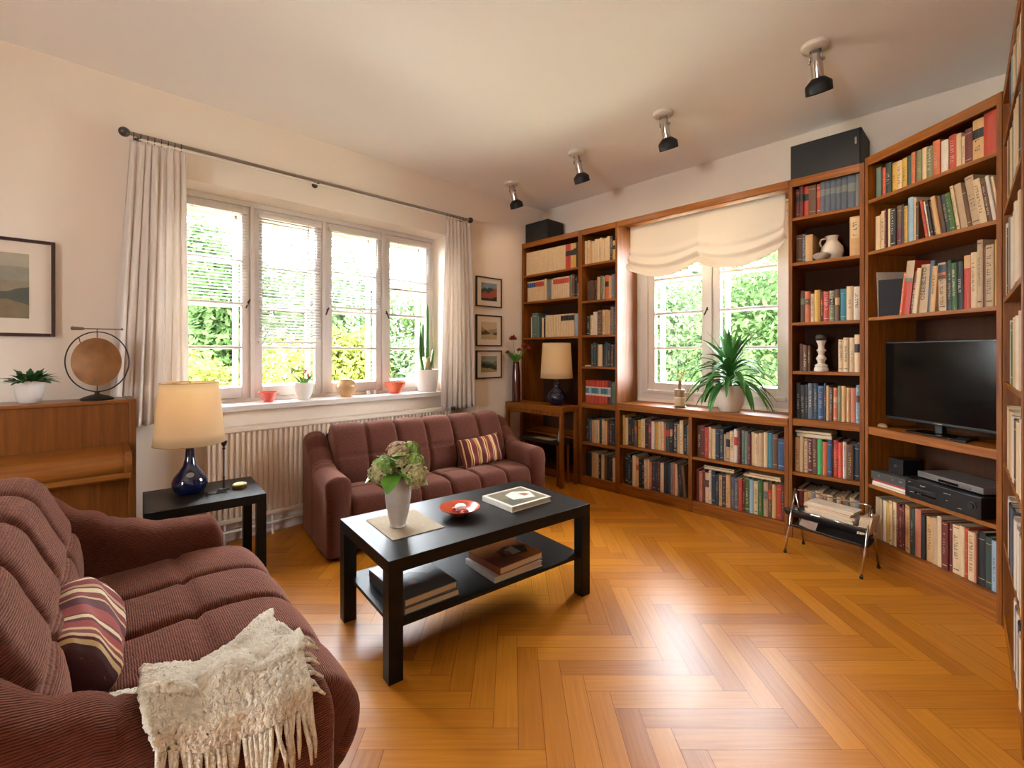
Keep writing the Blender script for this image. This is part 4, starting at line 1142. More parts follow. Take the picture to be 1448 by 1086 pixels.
for x, y, z, r, k in heads:
    c = RWD*x+Vector((FW.x, FW.y, 0))*y+Vector((0, 0, z)); mb = MB()
    N = 230
    for i in range(N):
        ph = math.acos(1-2*(i+.5)/N); th_ = PI*(1+5**.5)*i
        nrm = Vector((math.sin(ph)*math.cos(th_), math.sin(ph)*math.sin(th_), math.cos(ph))); q = c+nrm*r*rng.uniform(.72, 1.14)
        nrm = (nrm+Vector((rng.uniform(-1, 1), rng.uniform(-1, 1), rng.uniform(-1, 1)))*.55).normalized(); a = nrm.orthogonal().normalized(); a = Matrix.Rotation(rng.uniform(0, 6), 3, nrm) @ a; b = nrm.cross(a); sz = rng.uniform(.006, .0115)
        for s1, s2 in ((1, 0), (0, 1), (-1, 0), (0, -1)):
            u = a*s1+b*s2; v = b*s1-a*s2
            mb.quad([q, q+(u*.8-v*.55)*sz+nrm*.001, q+u*sz*1.25-nrm*.001, q+(u*.8+v*.55)*sz+nrm*.001])
    mb.build('flower_head', HC[k], va)
mb = MB()
for x, y, z, r, k in heads:
    c = RWD*x+Vector((FW.x, FW.y, 0))*y
    mb.tube([(0, 0, .06), tuple(c*.45+Vector((0, 0, z*.75))), tuple(c+Vector((0, 0, z)))], .0025, 5)
mb.build('stem', LEAFL, va, smooth=True)
VL = mat('vase_leaf', '5a8f2a', .4, var=.35, scale=25)
for x, y, zz, L, W, dr in [(-.6, -.3, .19, .12, .06, 1.6), (-.1, -.9, .19, .11, .065, 1.9), (.5, -.7, .2, .1, .055, 1.2), (.9, -.1, .19, .115, .05, 1.7), (-.2, -.6, .22, .09, .06, .8), (.2, -.5, .24, .08, .055, .5),
                           (-.9, .3, .2, .1, .05, 1.2), (.3, .9, .2, .1, .06, 1.2), (-.45, -.75, .245, .07, .05, .4), (.1, -.8, .255, .075, .05, .7)]:
    d = RWD*x+Vector((FW.x, FW.y, 0))*y+Vector((0, 0, .55)); m = MB(); leafmesh(m, d*.02+Vector((0, 0, zz+.02)), d, L*1.15, W*1.15, dr, .2); m.build('leaf', VL, va, smooth=True)
bw = thing('bowl', 'shallow red ceramic bowl on the coffee table', 'bowl', (1.325, 1.722, .4504))
MB().lathe([(0, .004), (.032, 0), (.035, .003), (.06, .016), (.093, .034), (.096, .038), (.092, .038), (.06, .022), (.03, .01), (0, .009)], seg=48).build('bowl_body', TERRA, bw, smooth='auto')
cd = tag(MB().lathe([(0, 0), (.022, 0), (.027, .006), (.026, .014), (.018, .020), (.008, .021), (0, .018)], seg=24).build('candle', mat('white_wax', 'e6dcd0', .5, var=.06), None, smooth='auto'), 'small white wax candle lying in the red bowl', 'candle')
cd.location = (1.335, 1.728, .474)
for i, (dx, dy) in enumerate([(-.028, -.012), (.0, -.035), (-.018, .028)]):
    q = tag(MB().sphere((0, 0, 0), .014, 14, 8, .62).build('potpourri_petal', mat('dried_petal', '94291c', .5, var=.3), None, smooth=True), ['dark red dried petal at the left in the red bowl', 'dark red dried petal at the front in the red bowl', 'dark red dried petal at the back in the red bowl'][i], 'petal', 'petals in the red bowl')
    q.location = (1.335+dx, 1.722+dy, .4725)
SQ = [(0.02, .02), (.98, .02), (.98, .98), (.02, .98)]
flat_book('art_book', .262, .235, .026, mat('jacket_grey_white', 'cfc8bb', .35), tl(.79, .255, .4504), RC+.05, 'large pale picture book lying on top of the coffee table', art=[
    ([(.06, .07), (.94, .07), (.94, .93), (.06, .93)], '77705a'), ([(.06, .07), (.5, .07), (.35, .45), (.06, .5)], '5f5f52'), ([(.3, .35), (.75, .2), (.9, .6), (.6, .8), (.35, .7)], 'd8cfc4'), ([(.62, .4), (.78, .42), (.74, .58), (.6, .6)], '9a6546')])
flat_book('art_book', .25, .34, .028, mat('jacket_slate', '595f63', .35), tl(.205, .225, .2006), RC+.02, 'lower grey book of the left stack under the coffee table')
flat_book('art_book', .24, .335, .03, mat('jacket_steel', '6f777c', .25), tl(.200, .228, .2290), RC+.04, 'upper grey landscape book of the left stack under the coffee table', art=[
    ([(.01, .01), (.99, .01), (.99, .99), (.01, .99)], '8b9398'), ([(.01, .01), (.99, .01), (.99, .3), (.01, .25)], '6b7176'), ([(.15, .3), (.55, .2), (.75, .42), (.5, .6), (.2, .55)], '4f5547'), ([(.3, .28), (.45, .27), (.44, .36), (.32, .38)], 'a07a58'), ([(.5, .2), (.97, .3), (.95, .45), (.7, .4)], '565c5c')])
flat_book('art_book', .275, .24, .026, mat('jacket_white', 'c9c4ba', .35), tl(.640, .165, .2006), RC+.0, 'lower white book of the right stack under the coffee table')
flat_book('art_book', .265, .235, .032, mat('jacket_rust', '8f4a22', .3), tl(.655, .170, .2272), RC+.06, 'upper orange picture book of the right stack under the coffee table', art=[
    ([(.01, .01), (.99, .01), (.99, .99), (.01, .99)], 'a8602c'), ([(.01, .01), (.6, .01), (.5, .35), (.01, .5)], '7b4a3a'), ([(.3, .3), (.8, .2), (.95, .5), (.6, .7), (.35, .6)], '4a3424'), ([(.5, .3), (.7, .28), (.72, .62), (.5, .55)], 'c9c0b0'), ([(.42, .35), (.52, .3), (.55, .5), (.44, .52)], 'b06a40')])

# ------------------------------------------------------------------ lamps
def lamp(label, loc, base_prof, bm, sh, watts, finial=True):
    t = thing('table_lamp', label, 'lamp', loc)
    MB().lathe(base_prof, seg=48).build('base', bm, t, smooth='auto')
    r0, r1, z0, z1 = sh
    o = MB().grid(lambda u, v: (math.cos(2*PI*u)*(r0+(r1-r0)*v), math.sin(2*PI*u)*(r0+(r1-r0)*v), z0+(z1-z0)*v), 64, 6)
    o = o.build('lamp_shade', SHADE, t, smooth=True, solid=.002)
    tr = MB()
    for r, z in ((r0, z0), (r1, z1)): tr.tube([(math.cos(2*PI*k/48)*r, math.sin(2*PI*k/48)*r, z) for k in range(49)], .0022, 5, False)
    tr.build('rim', mat('shade_trim', 'b08c50', .8), o, smooth=True)
    zt = base_prof[-1][1]
    st = MB().tube([(0, 0, zt-.002), (0, 0, z1-.008)], .005, 8)
    for a in (0, 2.1, 4.2): st.tube([(0, 0, z1-.01), (math.cos(a)*r1*.98, math.sin(a)*r1*.98, z1-.006)], .0016, 5)
    if finial: st.sphere((0, 0, z1+.003), .006, 10, 8)
    st.build('harp', BRASS, t, smooth=True)
    MB().sphere((0, 0, (z0*.45+z1*.55)), .028, 14, 10).build('bulb', mat('lamp_bulb', 'fff0d0', .4, var=0, emit=2.5), t, smooth=True)
    l = bpy.data.objects.new('bulb_light', bpy.data.lights.new('bulb_light', 'POINT')); C.objects.link(l); l.parent = t
    l.location = (0, 0, z0*.45+z1*.55); l.data.energy = watts; l.data.color = (1, .72, .42); l.data.shadow_soft_size = .03
    return t
bp_ = [(0, .002), (.062, 0), (.068, .004), (.085, .018), (.098, .045), (.099, .065), (.088, .09), (.062, .118), (.038, .15), (.027, .19), (.023, .235), (.026, .258), (.020, .262), (.0, .262)]
L1 = lamp('large table lamp with cream shade and navy base beside the piano', sl(.195, .262, .4604), [(r*.82, z) for r, z in bp_], BLUEG, (.160, .131, .265, .585), 1.6)
dk = MB().quad([(.017*math.cos(a), 0, .015*math.sin(a)) for a in [2*PI*k/20 for k in range(20)]])
dk = dk.build('sticker', mat('paper_sticker', '6a6458', .6, var=.35, scale=300), L1)
dk.location = (-.0097, -.0665, .1075); dk.rotation_euler = (math.radians(-37), 0, math.radians(-8.6))
bp2 = [(0, .002), (.048, 0), (.054, .005), (.080, .03), (.092, .07), (.086, .105), (.062, .135), (.036, .155), (.026, .185), (.030, .205), (.024, .215), (.020, .24), (0, .24)]
# ------------------------------------------------------------------ small desk in the corner
dt = thing('desk', 'small wooden desk in front of the corner bookcase', 'desk', (3.165, 2.640, 0))
box('desktop', (0, 0, .675), (.243, .735, .722), WH, dt)
box('apron', (.01, .03, .635), (.025, .71, .675), WV, dt)
for x, y in ((.004, .004), (.004, .70)): box('leg', (x, y, 0), (x+.032, y+.032, .675), WV, dt)
box('leg', (.205, .004, 0), (.237, .036, .675), WV, dt); box('leg', (.205, .70, 0), (.237, .732, .675), WV, dt)
lamp('smaller table lamp with cream shade and blue gourd base on the corner desk', (3.300, 2.818, .7224), [(r*.95, z*.97) for r, z in bp2], BLUEG, (.150, .130, .25, .575), .6)
vz = thing('tall_vase', 'tall slim brown glass vase of red flowers on the corner desk', 'vase', (3.235, 3.290, .7224))
BRG = mat('brown_glass', '4a130c', .1, coat=1)
MB().lathe([(0, 0), (.038, 0), (.042, .004), (.043, .1), (.041, .25), (.034, .36), (.030, .385), (.033, .395), (.026, .39), (.026, .3), (0, .28)], seg=28).build('vase_body', BRG, vz, smooth='auto')
REDF = mat('red_petal', 'a83a28', .6, var=.3, scale=90)
fl = [(-.045, .17-.0, .28, .038), (-.09, .0, .135, .026), (.03, .0, .17, .026), (.075, .0, .195, .03), (.115, .0, .185, .024), (.10, .03, .175, .026), (-.01, .04, .20, .02)]
fl = [(x, y, z+.39, r) for x, y, z, r in [(-.032, .0, .24, .038), (-.085, .0, .10, .024), (.030, .0, .125, .024), (.080, .0, .165, .028), (.118, .0, .145, .026), (.095, .03, .15, .024)]]
for x, y, z, r in fl:
    c = RWD*x+Vector((FW.x, FW.y, 0))*y+Vector((0, 0, z)); m = MB()
    for i in range(46):
        ph = math.acos(1-1.5*(i+.5)/46); t_ = 2.4*i; n_ = Vector((math.sin(ph)*math.cos(t_), math.sin(ph)*math.sin(t_), math.cos(ph)*.6))
        leafmesh(m, c+n_*r*.25, n_, r*.95, r*.5, .4, .3, 3)
    m.build('blossom', REDF, vz)
m = MB()
for x, y, z, r in fl:
    c = RWD*x+Vector((FW.x, FW.y, 0))*y
    m.tube([(0, 0, .30), tuple(c*.25+Vector((0, 0, .43))), tuple(c+Vector((0, 0, z)))], .0022, 5)
m.build('stem', LEAFL, vz, smooth=True)
m = MB(); rg = random.Random(8)
for i in range(16):
    a = rg.uniform(0, 6.28); leafmesh(m, (math.cos(a)*.015, math.sin(a)*.015, .38), (math.cos(a)*.5, math.sin(a)*.5, 1), rg.uniform(.09, .16), .028, .9, .2)
m.build('foliage', mat('vase_leaf', '4f7f27', .4), vz, smooth=True)
st = thing('low_table', 'low dark table under the corner desk', 'table', (3.19, 2.70, 0))
box('tabletop', (0, 0, .37), (.20, .50, .40), mat('dark_table_wood', '2b1d14', .35, var=.2), st)
for x, y in ((.015, .02), (.16, .02), (.015, .45), (.16, .45)): MB().tube([(x+.01, y+.01, .37), (x+.01, y+.01, 0)], [.014, .009], 8).build('leg', WV, st)
sh_ = tag(box('paper_sheet', (-.04, -.11, 0), (.04, .11, .003), mat('folded_paper', 'b8a88c', .8), None, 0), 'pale folded paper lying on the low dark table', 'paper'); sh_.location = (3.255, 2.92, .4008)
bt_ = tag(MB().lathe([(0, 0), (.014, 0), (.015, .03), (.008, .045), (.006, .09), (0, .092)], seg=16).build('glass_bottle', mat('clear_glass_bottle', '9a9286', .15, coat=.8), None, smooth='auto'), 'small clear bottle standing on the low dark table', 'bottle'); bt_.location = (3.25, 2.745, .4008)

# ------------------------------------------------------------------ piano with things on it
pn = thing('upright_piano', 'brown wooden upright piano against the wall at the left edge', 'piano', (-1.20, 3.03, 0))
PWd = 1.462
box('top_lid', (0, -.008, .952), (PWd-.031, .225, .968), PH, pn, .003)
box('front_panel', (0, .004, .70), (PWd-.031, .02, .951), PV, pn, .001)
box('side_panel', (PWd-.03, -.01, 0), (PWd, .225, .970), PV, pn, .003)
box('lower_panel', (0, .04, .08), (PWd-.031, .055, .62), PV, pn, .001)
box('plinth', (0, .02, 0), (PWd-.031, .05, .079), PH, pn, .001)
box('back_board', (0, .20, .05), (PWd-.031, .222, .95), WB, pn, 0)
box('key_bed', (0, -.17, .610), (PWd-.031, .2, .635), PH, pn, .002)
prof = [(-.165, .636), (-.178, .650), (-.180, .680), (-.170, .704), (-.145, .722), (-.10, .732), (.0, .745), (.003, .745), (.003, .636)]
def extr(prof, x0, x1):
    m = MB(); n = len(prof); m.v = [(x0, y, z) for y, z in prof]+[(x1, y, z) for y, z in prof]
    for i in range(n): j = (i+1) % n; m.face((i, j, n+j, n+i))
    m.face(tuple(range(n))[::-1]); m.face(tuple(range(n, 2*n))); return m
extr(prof, 0, PWd-.06).build('fallboard', PH, pn, smooth='auto')
pr2 = [(y*1.04, z+.006 if z > .64 else z-.004) for y, z in prof]
extr(pr2, PWd-.059, PWd-.0305).build('arm_cheek', PV, pn, smooth='auto')
box('lock_rail', (0, -.15, .60), (PWd-.031, -.135, .6099), PH, pn, .001)
# plant in white pot
pp = thing('potted_plant', 'small leafy plant in a white pot on the piano', 'plant', (-.118, 3.125, .9692))
MB().lathe([(0, 0), (.034, 0), (.038, .004), (.046, .03), (.050, .07), (.050, .102), (.046, .102), (.044, .087), (0, .085)], seg=32).build('pot', POTW, pp, smooth='auto')
m = MB(); rg = random.Random(4)
for i in range(46):
    a = rg.uniform(0, 6.28); e = rg.uniform(.45, 1.3); m2 = (math.cos(a)*math.cos(e), math.sin(a)*math.cos(e), math.sin(e))
    leafmesh(m, (math.cos(a)*.02, math.sin(a)*.02, .090), m2, rg.uniform(.06, .095), .022, .9, .25, 6)
    L_ = rg.uniform(.05, .08); q = Vector((math.cos(a)*.02, math.sin(a)*.02, .085))+Vector(m2)*L_*.6
    for s in (-1, 1):
        leafmesh(m, q, Vector(m2)+Vector((-m2[1], m2[0], 0))*s*.9, .03, .014, .8, .2, 4)
m.build('foliage', LEAFG, pp, smooth=True)
# gong / brass disc on a stand
gg = thing('table_gong', 'round bronze disc gong in a wire ring stand on the piano', 'gong', (.118, 3.125, .9692), math.radians(-40))
CI = mat('cast_iron', '2a2622', .55, .3)
MB().lathe([(0, 0), (.064, 0), (.066, .006), (.05, .015), (.022, .024), (.010, .028), (.010, .040), (0, .040)], seg=32).build('base', CI, gg, smooth='auto')
zc = .190
MB().tube([(math.cos(a)*.152, 0, zc+math.sin(a)*.150) for a in [2*PI*k/64 for k in range(65)]], .003, 6, False).build('ring', CI, gg, smooth=True)
MB().lathe([(0, -.008), (.10, -.008), (.116, -.003), (.120, .006), (.114, .006), (.10, -.001), (0, -.002)], M=Matrix.Translation((0, 0, zc)) @ Matrix.Rotation(PI/2, 4, 'X'), seg=48).build('disc', mat('bronze_leaf', '8a5a2c', .5, .35, var=.45, scale=16), gg, smooth='auto')
MB().tube([(0, 0, zc+.116), (0, 0, zc+.165)], .0018, 5).tube([(0, 0, zc-.116), (0, 0, zc-.150)], .0018, 5).tube([(-.078, 0, zc+.088), (-.086, 0, zc+.122)], .0018, 5).build('hanger', CI, gg)
MB().tube([(-.118, 0, zc+.168), (-.065, 0, zc+.166)], [.010, .007], 10).tube([(-.065, 0, zc+.166), (.115, 0, zc+.163)], .003, 6).sphere((.118, 0, zc+.163), .006, 8, 6).build('mallet', mat('mallet_bamboo', '6e5638', .5), gg, smooth='auto')

# small things on the side table
cs = thing('candle_holder', 'thin black iron candle holder on the side table behind the lamp', 'candle holder', (*sl(.345, .225, 0)[:2], .4604))
MB().lathe([(0, 0), (.028, 0), (.028, .005), (.006, .008), (.004, .06), (.007, .065), (.0035, .07), (.0035, .215), (.008, .22), (.008, .228), (0, .228)], seg=20).build('stand', BLKM, cs, smooth='auto')
MB().lathe([(.003, .229), (.012, .245), (.018, .262), (.017, .262), (0, .24)], seg=16).build('cup', BLKM, cs, smooth='auto')
ky = thing('iron_trinket', 'bent black iron wire trinket lying on the side table', 'trinket', (*sl(.30, .16, 0)[:2], .4604), .1)
MB().tube([(-.045, .005, .003), (.0, -.012, .003), (.05, -.005, .003), (.052, .02, .003), (.01, .018, .003)], .003, 6).tube([(-.05, -.03, .003), (-.05, -.03, .016)], .0045, 6).sphere((-.05, -.03, .018), .006, 8, 6).build('wire', BLKM, ky, smooth=True)
tb = thing('trinket_box', 'small gilt oval trinket box with floral lid on the side table', 'box', (*sl(.415, .195, 0)[:2], .4604), .1)
MB().lathe([(0, 0), (.034, 0), (.037, .004), (.036, .020), (0, .02)], seg=28, sy=.75).build('body', BRASS, tb, smooth='auto')
MB().lathe([(.036, .0205), (.034, .026), (.02, .032), (0, .033)], seg=28, sy=.75).build('lid', mat('enamel_flowers', 'd8d49a', .4, var=.4, scale=70), tb, smooth='auto')

# ------------------------------------------------------------------ things on the long window sill
SZ = WZ0+.0386
def simple_pot(name, label, cat, loc, prof, m, part='pot', group=None):
    t = thing(name, label, cat, loc, 0, group); MB().lathe(prof, seg=36).build(part, m, t, smooth='auto'); return t
simple_pot('small_bowl', 'small coral pink bowl at the left on the sill', 'bowl', (1.013, 3.47, SZ), [(0, 0), (.026, 0), (.028, .008), (.045, .035), (.064, .068), (.061, .068), (.04, .035), (.02, .012), (0, .011)], CORAL, 'bowl_body')
t = simple_pot('potted_tulip', 'white footed pot with pink flowering bulb on the sill', 'plant', (1.250, 3.47, SZ), [(0, 0), (.036, 0), (.038, .006), (.055, .04), (.066, .09), (.067, .122), (.063, .122), (.06, .105), (0, .10)], POTW)
m = MB(); rg = random.Random(6)
for i in range(22):
    a = rg.uniform(0, 6.28); leafmesh(m, (math.cos(a)*.012, math.sin(a)*.012, .10), (math.cos(a)*.55, math.sin(a)*.55, 1), rg.uniform(.07, .115), .016, .8, .3, 6)
m.build('leaves', LEAFL, t, smooth=True)
m = MB()
for dx, dz in ((.012, 0), (.03, -.03)):
    for i in range(7): a = i*.9; leafmesh(m, (dx+math.cos(a)*.003, math.sin(a)*.003, .185+dz), (math.cos(a)*.3, math.sin(a)*.3, 1), .035, .016, .1, .4, 4)
m.build('blossom', mat('pink_petal', 'd9705f', .6, var=.2), t, smooth=True)
t = simple_pot('round_vase', 'round tan stoneware vase with thin twig on the sill', 'vase', (1.570, 3.47, SZ), [(0, 0), (.038, 0), (.040, .006), (.066, .035), (.079, .075), (.070, .108), (.045, .126), (.047, .132), (.036, .13), (.03, .12), (0, .11)], TANC, 'vase_body')
m = MB().tube([(0, 0, .11), (.003, 0, .24)], .002, 5); rg = random.Random(9)
for i in range(9):
    a = rg.uniform(0, 6.28); leafmesh(m, (0, 0, .12), (math.cos(a), math.sin(a), .7), rg.uniform(.04, .07), .006, .6, .2, 4)
for i in range(14): a = i*.45; leafmesh(m, (.003, 0, .23), (math.cos(a), math.sin(a), .8), .045, .004, .3, .2, 3)
m.build('twig', mat('twig_green', '556b3a', .6), t, smooth=True)
t = simple_pot('orange_bowl', 'round orange bowl planter with one red flower on the sill', 'planter', (1.992, 3.47, SZ), [(0, 0), (.034, 0), (.036, .006), (.062, .03), (.082, .065), (.088, .094), (.084, .094), (.075, .07), (0, .065)], ORANGEG, 'bowl_body')
m = MB().tube([(-.04, 0, .07), (-.03, 0, .16), (-.035, 0, .20)], .0018, 5)
leafmesh(m, (-.04, 0, .13), (-1, 0, .2), .035, .014, .5, .2, 5); leafmesh(m, (-.05, 0, .15), (-.5, 0, .8), .03, .012, .5, .2, 5)
m.build('stem', LEAFL, t, smooth=True)
m = MB()
for i in range(12): a = i*2.4; leafmesh(m, (-.025, 0, .212), (math.cos(a), math.sin(a), .3+.04*i), .022, .012, .4, .3, 3)
m.build('blossom', REDF, t, smooth=True)
t = simple_pot('potted_cactus', 'tall column cactus in a white pot at the right of the sill', 'cactus', (2.315, 3.48, SZ), [(0, 0), (.078, 0), (.082, .005), (.092, .08), (.100, .165), (.101, .19), (.095, .19), (.09, .17), (0, .165)], POTW)
SO_ = MB().lathe([(0, .166), (.089, .166), (.089, .171), (0, .174)], seg=24).build('soil', SOIL, t)
def cactus(pts, r):
    m = MB(); P = [Vector(p) for p in pts]; Q = []
    for i in range(len(P)-1):
        for k in range(5): Q.append(P[i].lerp(P[i+1], k/5))
    Q.append(P[-1]); n = len(Q); seg = 20; n0 = 0
    for i, p in enumerate(Q):
        e = min(1, (n-1-i)/3); rr = r*math.sqrt(max(.02, 1-(1-e)**2))
        for k in range(seg):
            a = 2*PI*k/seg; q = rr*(1 if k % 4 in (0,) else .86 if k % 4 in (1, 3) else .72); m.v.append((p.x+math.cos(a)*q, p.y+math.sin(a)*q, p.z))
    for i in range(n-1):
        for k in range(seg): a0 = i*seg+k; a1 = i*seg+(k+1) % seg; m.face((a0, a1, a1+seg, a0+seg))
    m.face(tuple((n-1)*seg+k for k in range(seg))); return m
for pts, r in [([(-.005, 0, .165), (.0, 0, .4), (.003, 0, .60), (0, 0, .77)], .017), ([(-.035, .01, .165), (-.062, .01, .32), (-.065, .01, .52)], .018), ([(-.045, -.01, .3), (-.05, -.01, .45), (-.052, -.01, .61)], .014),
               ([(.03, 0, .165), (.05, 0, .26), (.068, 0, .38)], .015), ([(.015, .015, .165), (.018, .015, .35), (.018, .015, .585)], .013)]:
    cactus(pts, r).build('cactus_stem', CACT, t, smooth=True)
cactus([(0, -.02, .165), (0, -.02, .255), (.0, -.02, .30)], .020).build('dried_stump', mat('cactus_wood', 'a98a56', .8), t, smooth=True)
for x in (1.78, 1.84):
    q = tag(MB().lathe([(0, 0), (.016, 0), (.018, .03), (.017, .03), (.015, .004), (0, .003)], seg=16).build('tealight_glass', mat('tealight_clear', 'd9d4cf', .1, coat=.8), None, smooth='auto'), 'tiny clear tealight glass on the sill beside the orange bowl planter', 'tealight', 'tealight glasses on the sill')
    q.location = (x, 3.53, SZ)

# ------------------------------------------------------------------ on the end window worktop
t = thing('potted_plant', 'large arching green leafy plant in a cream pot on the worktop', 'plant', (3.535, 1.345, .7754))
MB().lathe([(0, 0), (.062, 0), (.066, .006), (.092, .05), (.107, .11), (.109, .165), (.106, .190), (.100, .190), (.098, .165), (0, .158)], seg=44).build('pot', POTC, t, smooth='auto')
MB().lathe([(0, .160), (.098, .160), (.098, .166), (0, .169)], seg=24).build('soil', SOIL, t)
rg = random.Random(12)
LEAFD = mat('strap_leaf', '35702a', .6, var=.4, scale=16)
for i in range(64):
    lv = i/64; a = i*2.399+rg.uniform(-.3, .3); e = .18+1.15*lv**1.1; z0 = .19+.12*lv
    d = (math.cos(a)*math.cos(e), math.sin(a)*math.cos(e), math.sin(e))
    if d[0] > .3: d = (d[0]*.35, d[1], d[2])
    m = MB(); L = rg.uniform(.30, .42)
    leafmesh(m, (d[0]*.015, d[1]*.015, z0), d, L, rg.uniform(.036, .050), rg.uniform(1.5, 2.3) if lv < .8 else rg.uniform(.6, 1.6), .35, 14, .75, zmin=.018)
    m.build('leaf', LEAFD, t, smooth=True)
MB().tube([(0, 0, .16), (0, 0, .32)], [.018, .012], 10).build('trunk', mat('plant_stem', '6b6a3a', .7), t, smooth=True)
t = thing('stoneware_bottle', 'banded brown and cream stoneware bottle holding dried flowers on the worktop', 'bottle', (3.52, 1.722, .7754))
MB().lathe([(0, 0), (.052, 0), (.053, .006), (.040, .010)], seg=28).build('saucer', mat('dark_saucer', '5a4632', .5), t, smooth='auto')
MB().m(0).lathe([(0, .0105), (.038, .0105), (.041, .016), (.041, .072), (0, .072)], seg=28).m(1).lathe([(.0, .0725), (.041, .0725), (.041, .082), (0, .082)], seg=28).m(2).lathe([(0, .0825), (.041, .0825), (.041, .138), (.034, .142), (.013, .145), (.013, .205), (.015, .21), (0, .21)], seg=28).build('body', [mat('stone_cream', 'c2ad82', .5), mat('stone_white', 'd8cdb8', .5), mat('stone_brown', '8a6a48', .5)], t, smooth='auto')
m = MB(); rg = random.Random(5)
for i in range(10):
    a = rg.uniform(0, 6.28); q = Vector((math.cos(a)*.5, math.sin(a)*.5, 1)).normalized()*rg.uniform(.05, .095)+Vector((0, 0, .205)); m.tube([(0, 0, .2), tuple(q)], .0011, 4); m.sphere(tuple(q), .006, 6, 5)
m.build('dried_flowers', mat('dried_straw', 'b98f5a', .8, var=.3), t)

# ------------------------------------------------------------------ objects in the narrow right bookcase
def at(u, a, d, z): p = u.P(a, d, z); return (p.x, p.y, p.z)
t = thing('pottery_jug', 'pale stoneware jug with handle on the narrow right bookcase', 'jug', at(UT, .215, .12, 1.7906), BA)
MB().lathe([(0, 0), (.042, 0), (.055, .02), (.064, .055), (.058, .09), (.038, .118), (.030, .130), (.034, .155), (.038, .160), (.032, .160), (.026, .135), (.0, .12)], seg=36).build('jug_body', POTC, t, smooth='auto')
MB().tube([(-.032, 0, .150), (-.058, 0, .148), (-.066, 0, .125), (-.058, 0, .10)], .006, 8).build('handle', POTC, t, smooth=True)
t = thing('pottery_bowl', 'small grey squat pot in front of the pale jug', 'pot', at(UT, .175, .045, 1.7906), BA)
MB().lathe([(0, 0), (.022, 0), (.026, .003), (.045, .02), (.050, .033), (.038, .045), (.018, .05), (.012, .048), (0, .04)], seg=32).build('bowl_body', mat('grey_stoneware', 'a09080', .5), t, smooth='auto')
t = thing('candlestick', 'turned white wooden candlestick with dark round candle on a shelf', 'candlestick', at(UT, .170, .06, 1.0866), BA)
MB().lathe([(0, 0), (.038, 0), (.040, .006), (.038, .022), (.032, .030), (.036, .034), (.034, .040), (.018, .052), (.022, .068), (.029, .082), (.022, .094), (.015, .105), (.018, .122), (.027, .134), (.018, .142), (.015, .160), (.022, .182), (.029, .196), (0, .196)], seg=32).build('stand', mat('white_turned_wood', 'c9b8a6', .5), t, smooth='auto')
MB().lathe([(0, .1965), (.024, .1965), (.033, .210), (.030, .226), (.016, .238), (0, .243)], seg=28).build('candle', mat('dark_wax', '26261f', .5), t, smooth='auto')
flat_book('lying_book', .20, .16, .028, BM['d'], at(UT, .135, .115, .6575), BA, 'dark book lying on top of the bright spines below the tower shelf', group=None)
flat_book('lying_book', .20, .16, .014, BM['c'], at(UT, .13, .115, .686), BA, 'thin cream book lying topmost under the thick tower shelf')
flat_book('lying_book', .22, .16, .018, BM['f'], at(UC, .840, .12, .3375), BA, 'thick beige book lying on upright books, lower right cabinet shelf')
flat_book('lying_book', .22, .16, .010, BM['k'], at(UC, .835, .12, .356), BA+.04, 'thin brown book lying above a beige one in the lower cabinet shelf')
flat_book('lying_book', .24, .16, .016, BM['c'], at(UC, 1.13, .12, .3375), BA, 'cream book lying at the right in the lower cabinet shelf')
flat_book('lying_book', .20, .15, .012, BM['t'], at(UC, 1.15, .12, .354), BA-.04, 'tan book lying topmost at the right, lower cabinet shelf')
flat_book('lying_book', .09, .15, .012, BM['f'], at(UB, .075, .11, 1.0836), BA, 'small grey book lying beside upright books in narrow left bookcase')
t = thing('sculpture', 'small dark carved figure on the narrow left bookcase', 'sculpture', at(UB, .115, .020, 1.6806), BA)
MB().lathe([(0, 0), (.036, 0), (.04, .01), (.03, .03), (.045, .07), (.05, .10), (.03, .125), (.026, .14), (.034, .155), (.024, .178), (0, .185)], seg=12, sy=.25).build('figure', mat('carved_wood', '4a3020', .6, var=.7, scale=60, bump=1), t, smooth=True)

# ------------------------------------------------------------------ television unit contents
tv = thing('television', 'flat black television standing in the angled wall unit', 'television', at(UV_, .352, .085, .7724), cang)
box('screen_case', (-.305, .002, .055), (.305, .03, .495), BLKP, tv, .003)
box('screen', (-.297, -.0015, .070), (.297, .0015, .487), mat('tv_glass', '030303', .12, var=0), tv, 0)
box('back_housing', (-.2, .03, .1), (.2, .06, .4), BLKM, tv, .01)
MB().box((-.02, .004, .012), (.02, .03, .06)).build('neck', BLKP, tv, bevel=.003)
MB().box((-.135, -.045, 0), (.135, .075, .010)).build('stand', mat('tv_stand_gloss', '101010', .15, coat=1), tv, bevel=.003)
lg = MB(); xx = -.020
for i, wd in enumerate([.006, .005, .006, .006, .006, .005, .005]):
    lg.box((xx, -.0005, .0590), (xx+wd*.8, .0019, .0645)); xx += .0062
lg.build('logo', STEEL, tv)
def gadget(name, label, cat, a, d, z, w, dp, h, m, rz=0, g=None):
    t = thing(name, label, cat, at(UV_, a, d, z), cang+rz, g); box('case', (-w/2, 0, 0), (w/2, dp, h), m, t, .002); return t
GREYD = mat('device_grey', '45433f', .35, var=.05); SILV = mat('device_silver', '8b8781', .3, .6, var=.05)
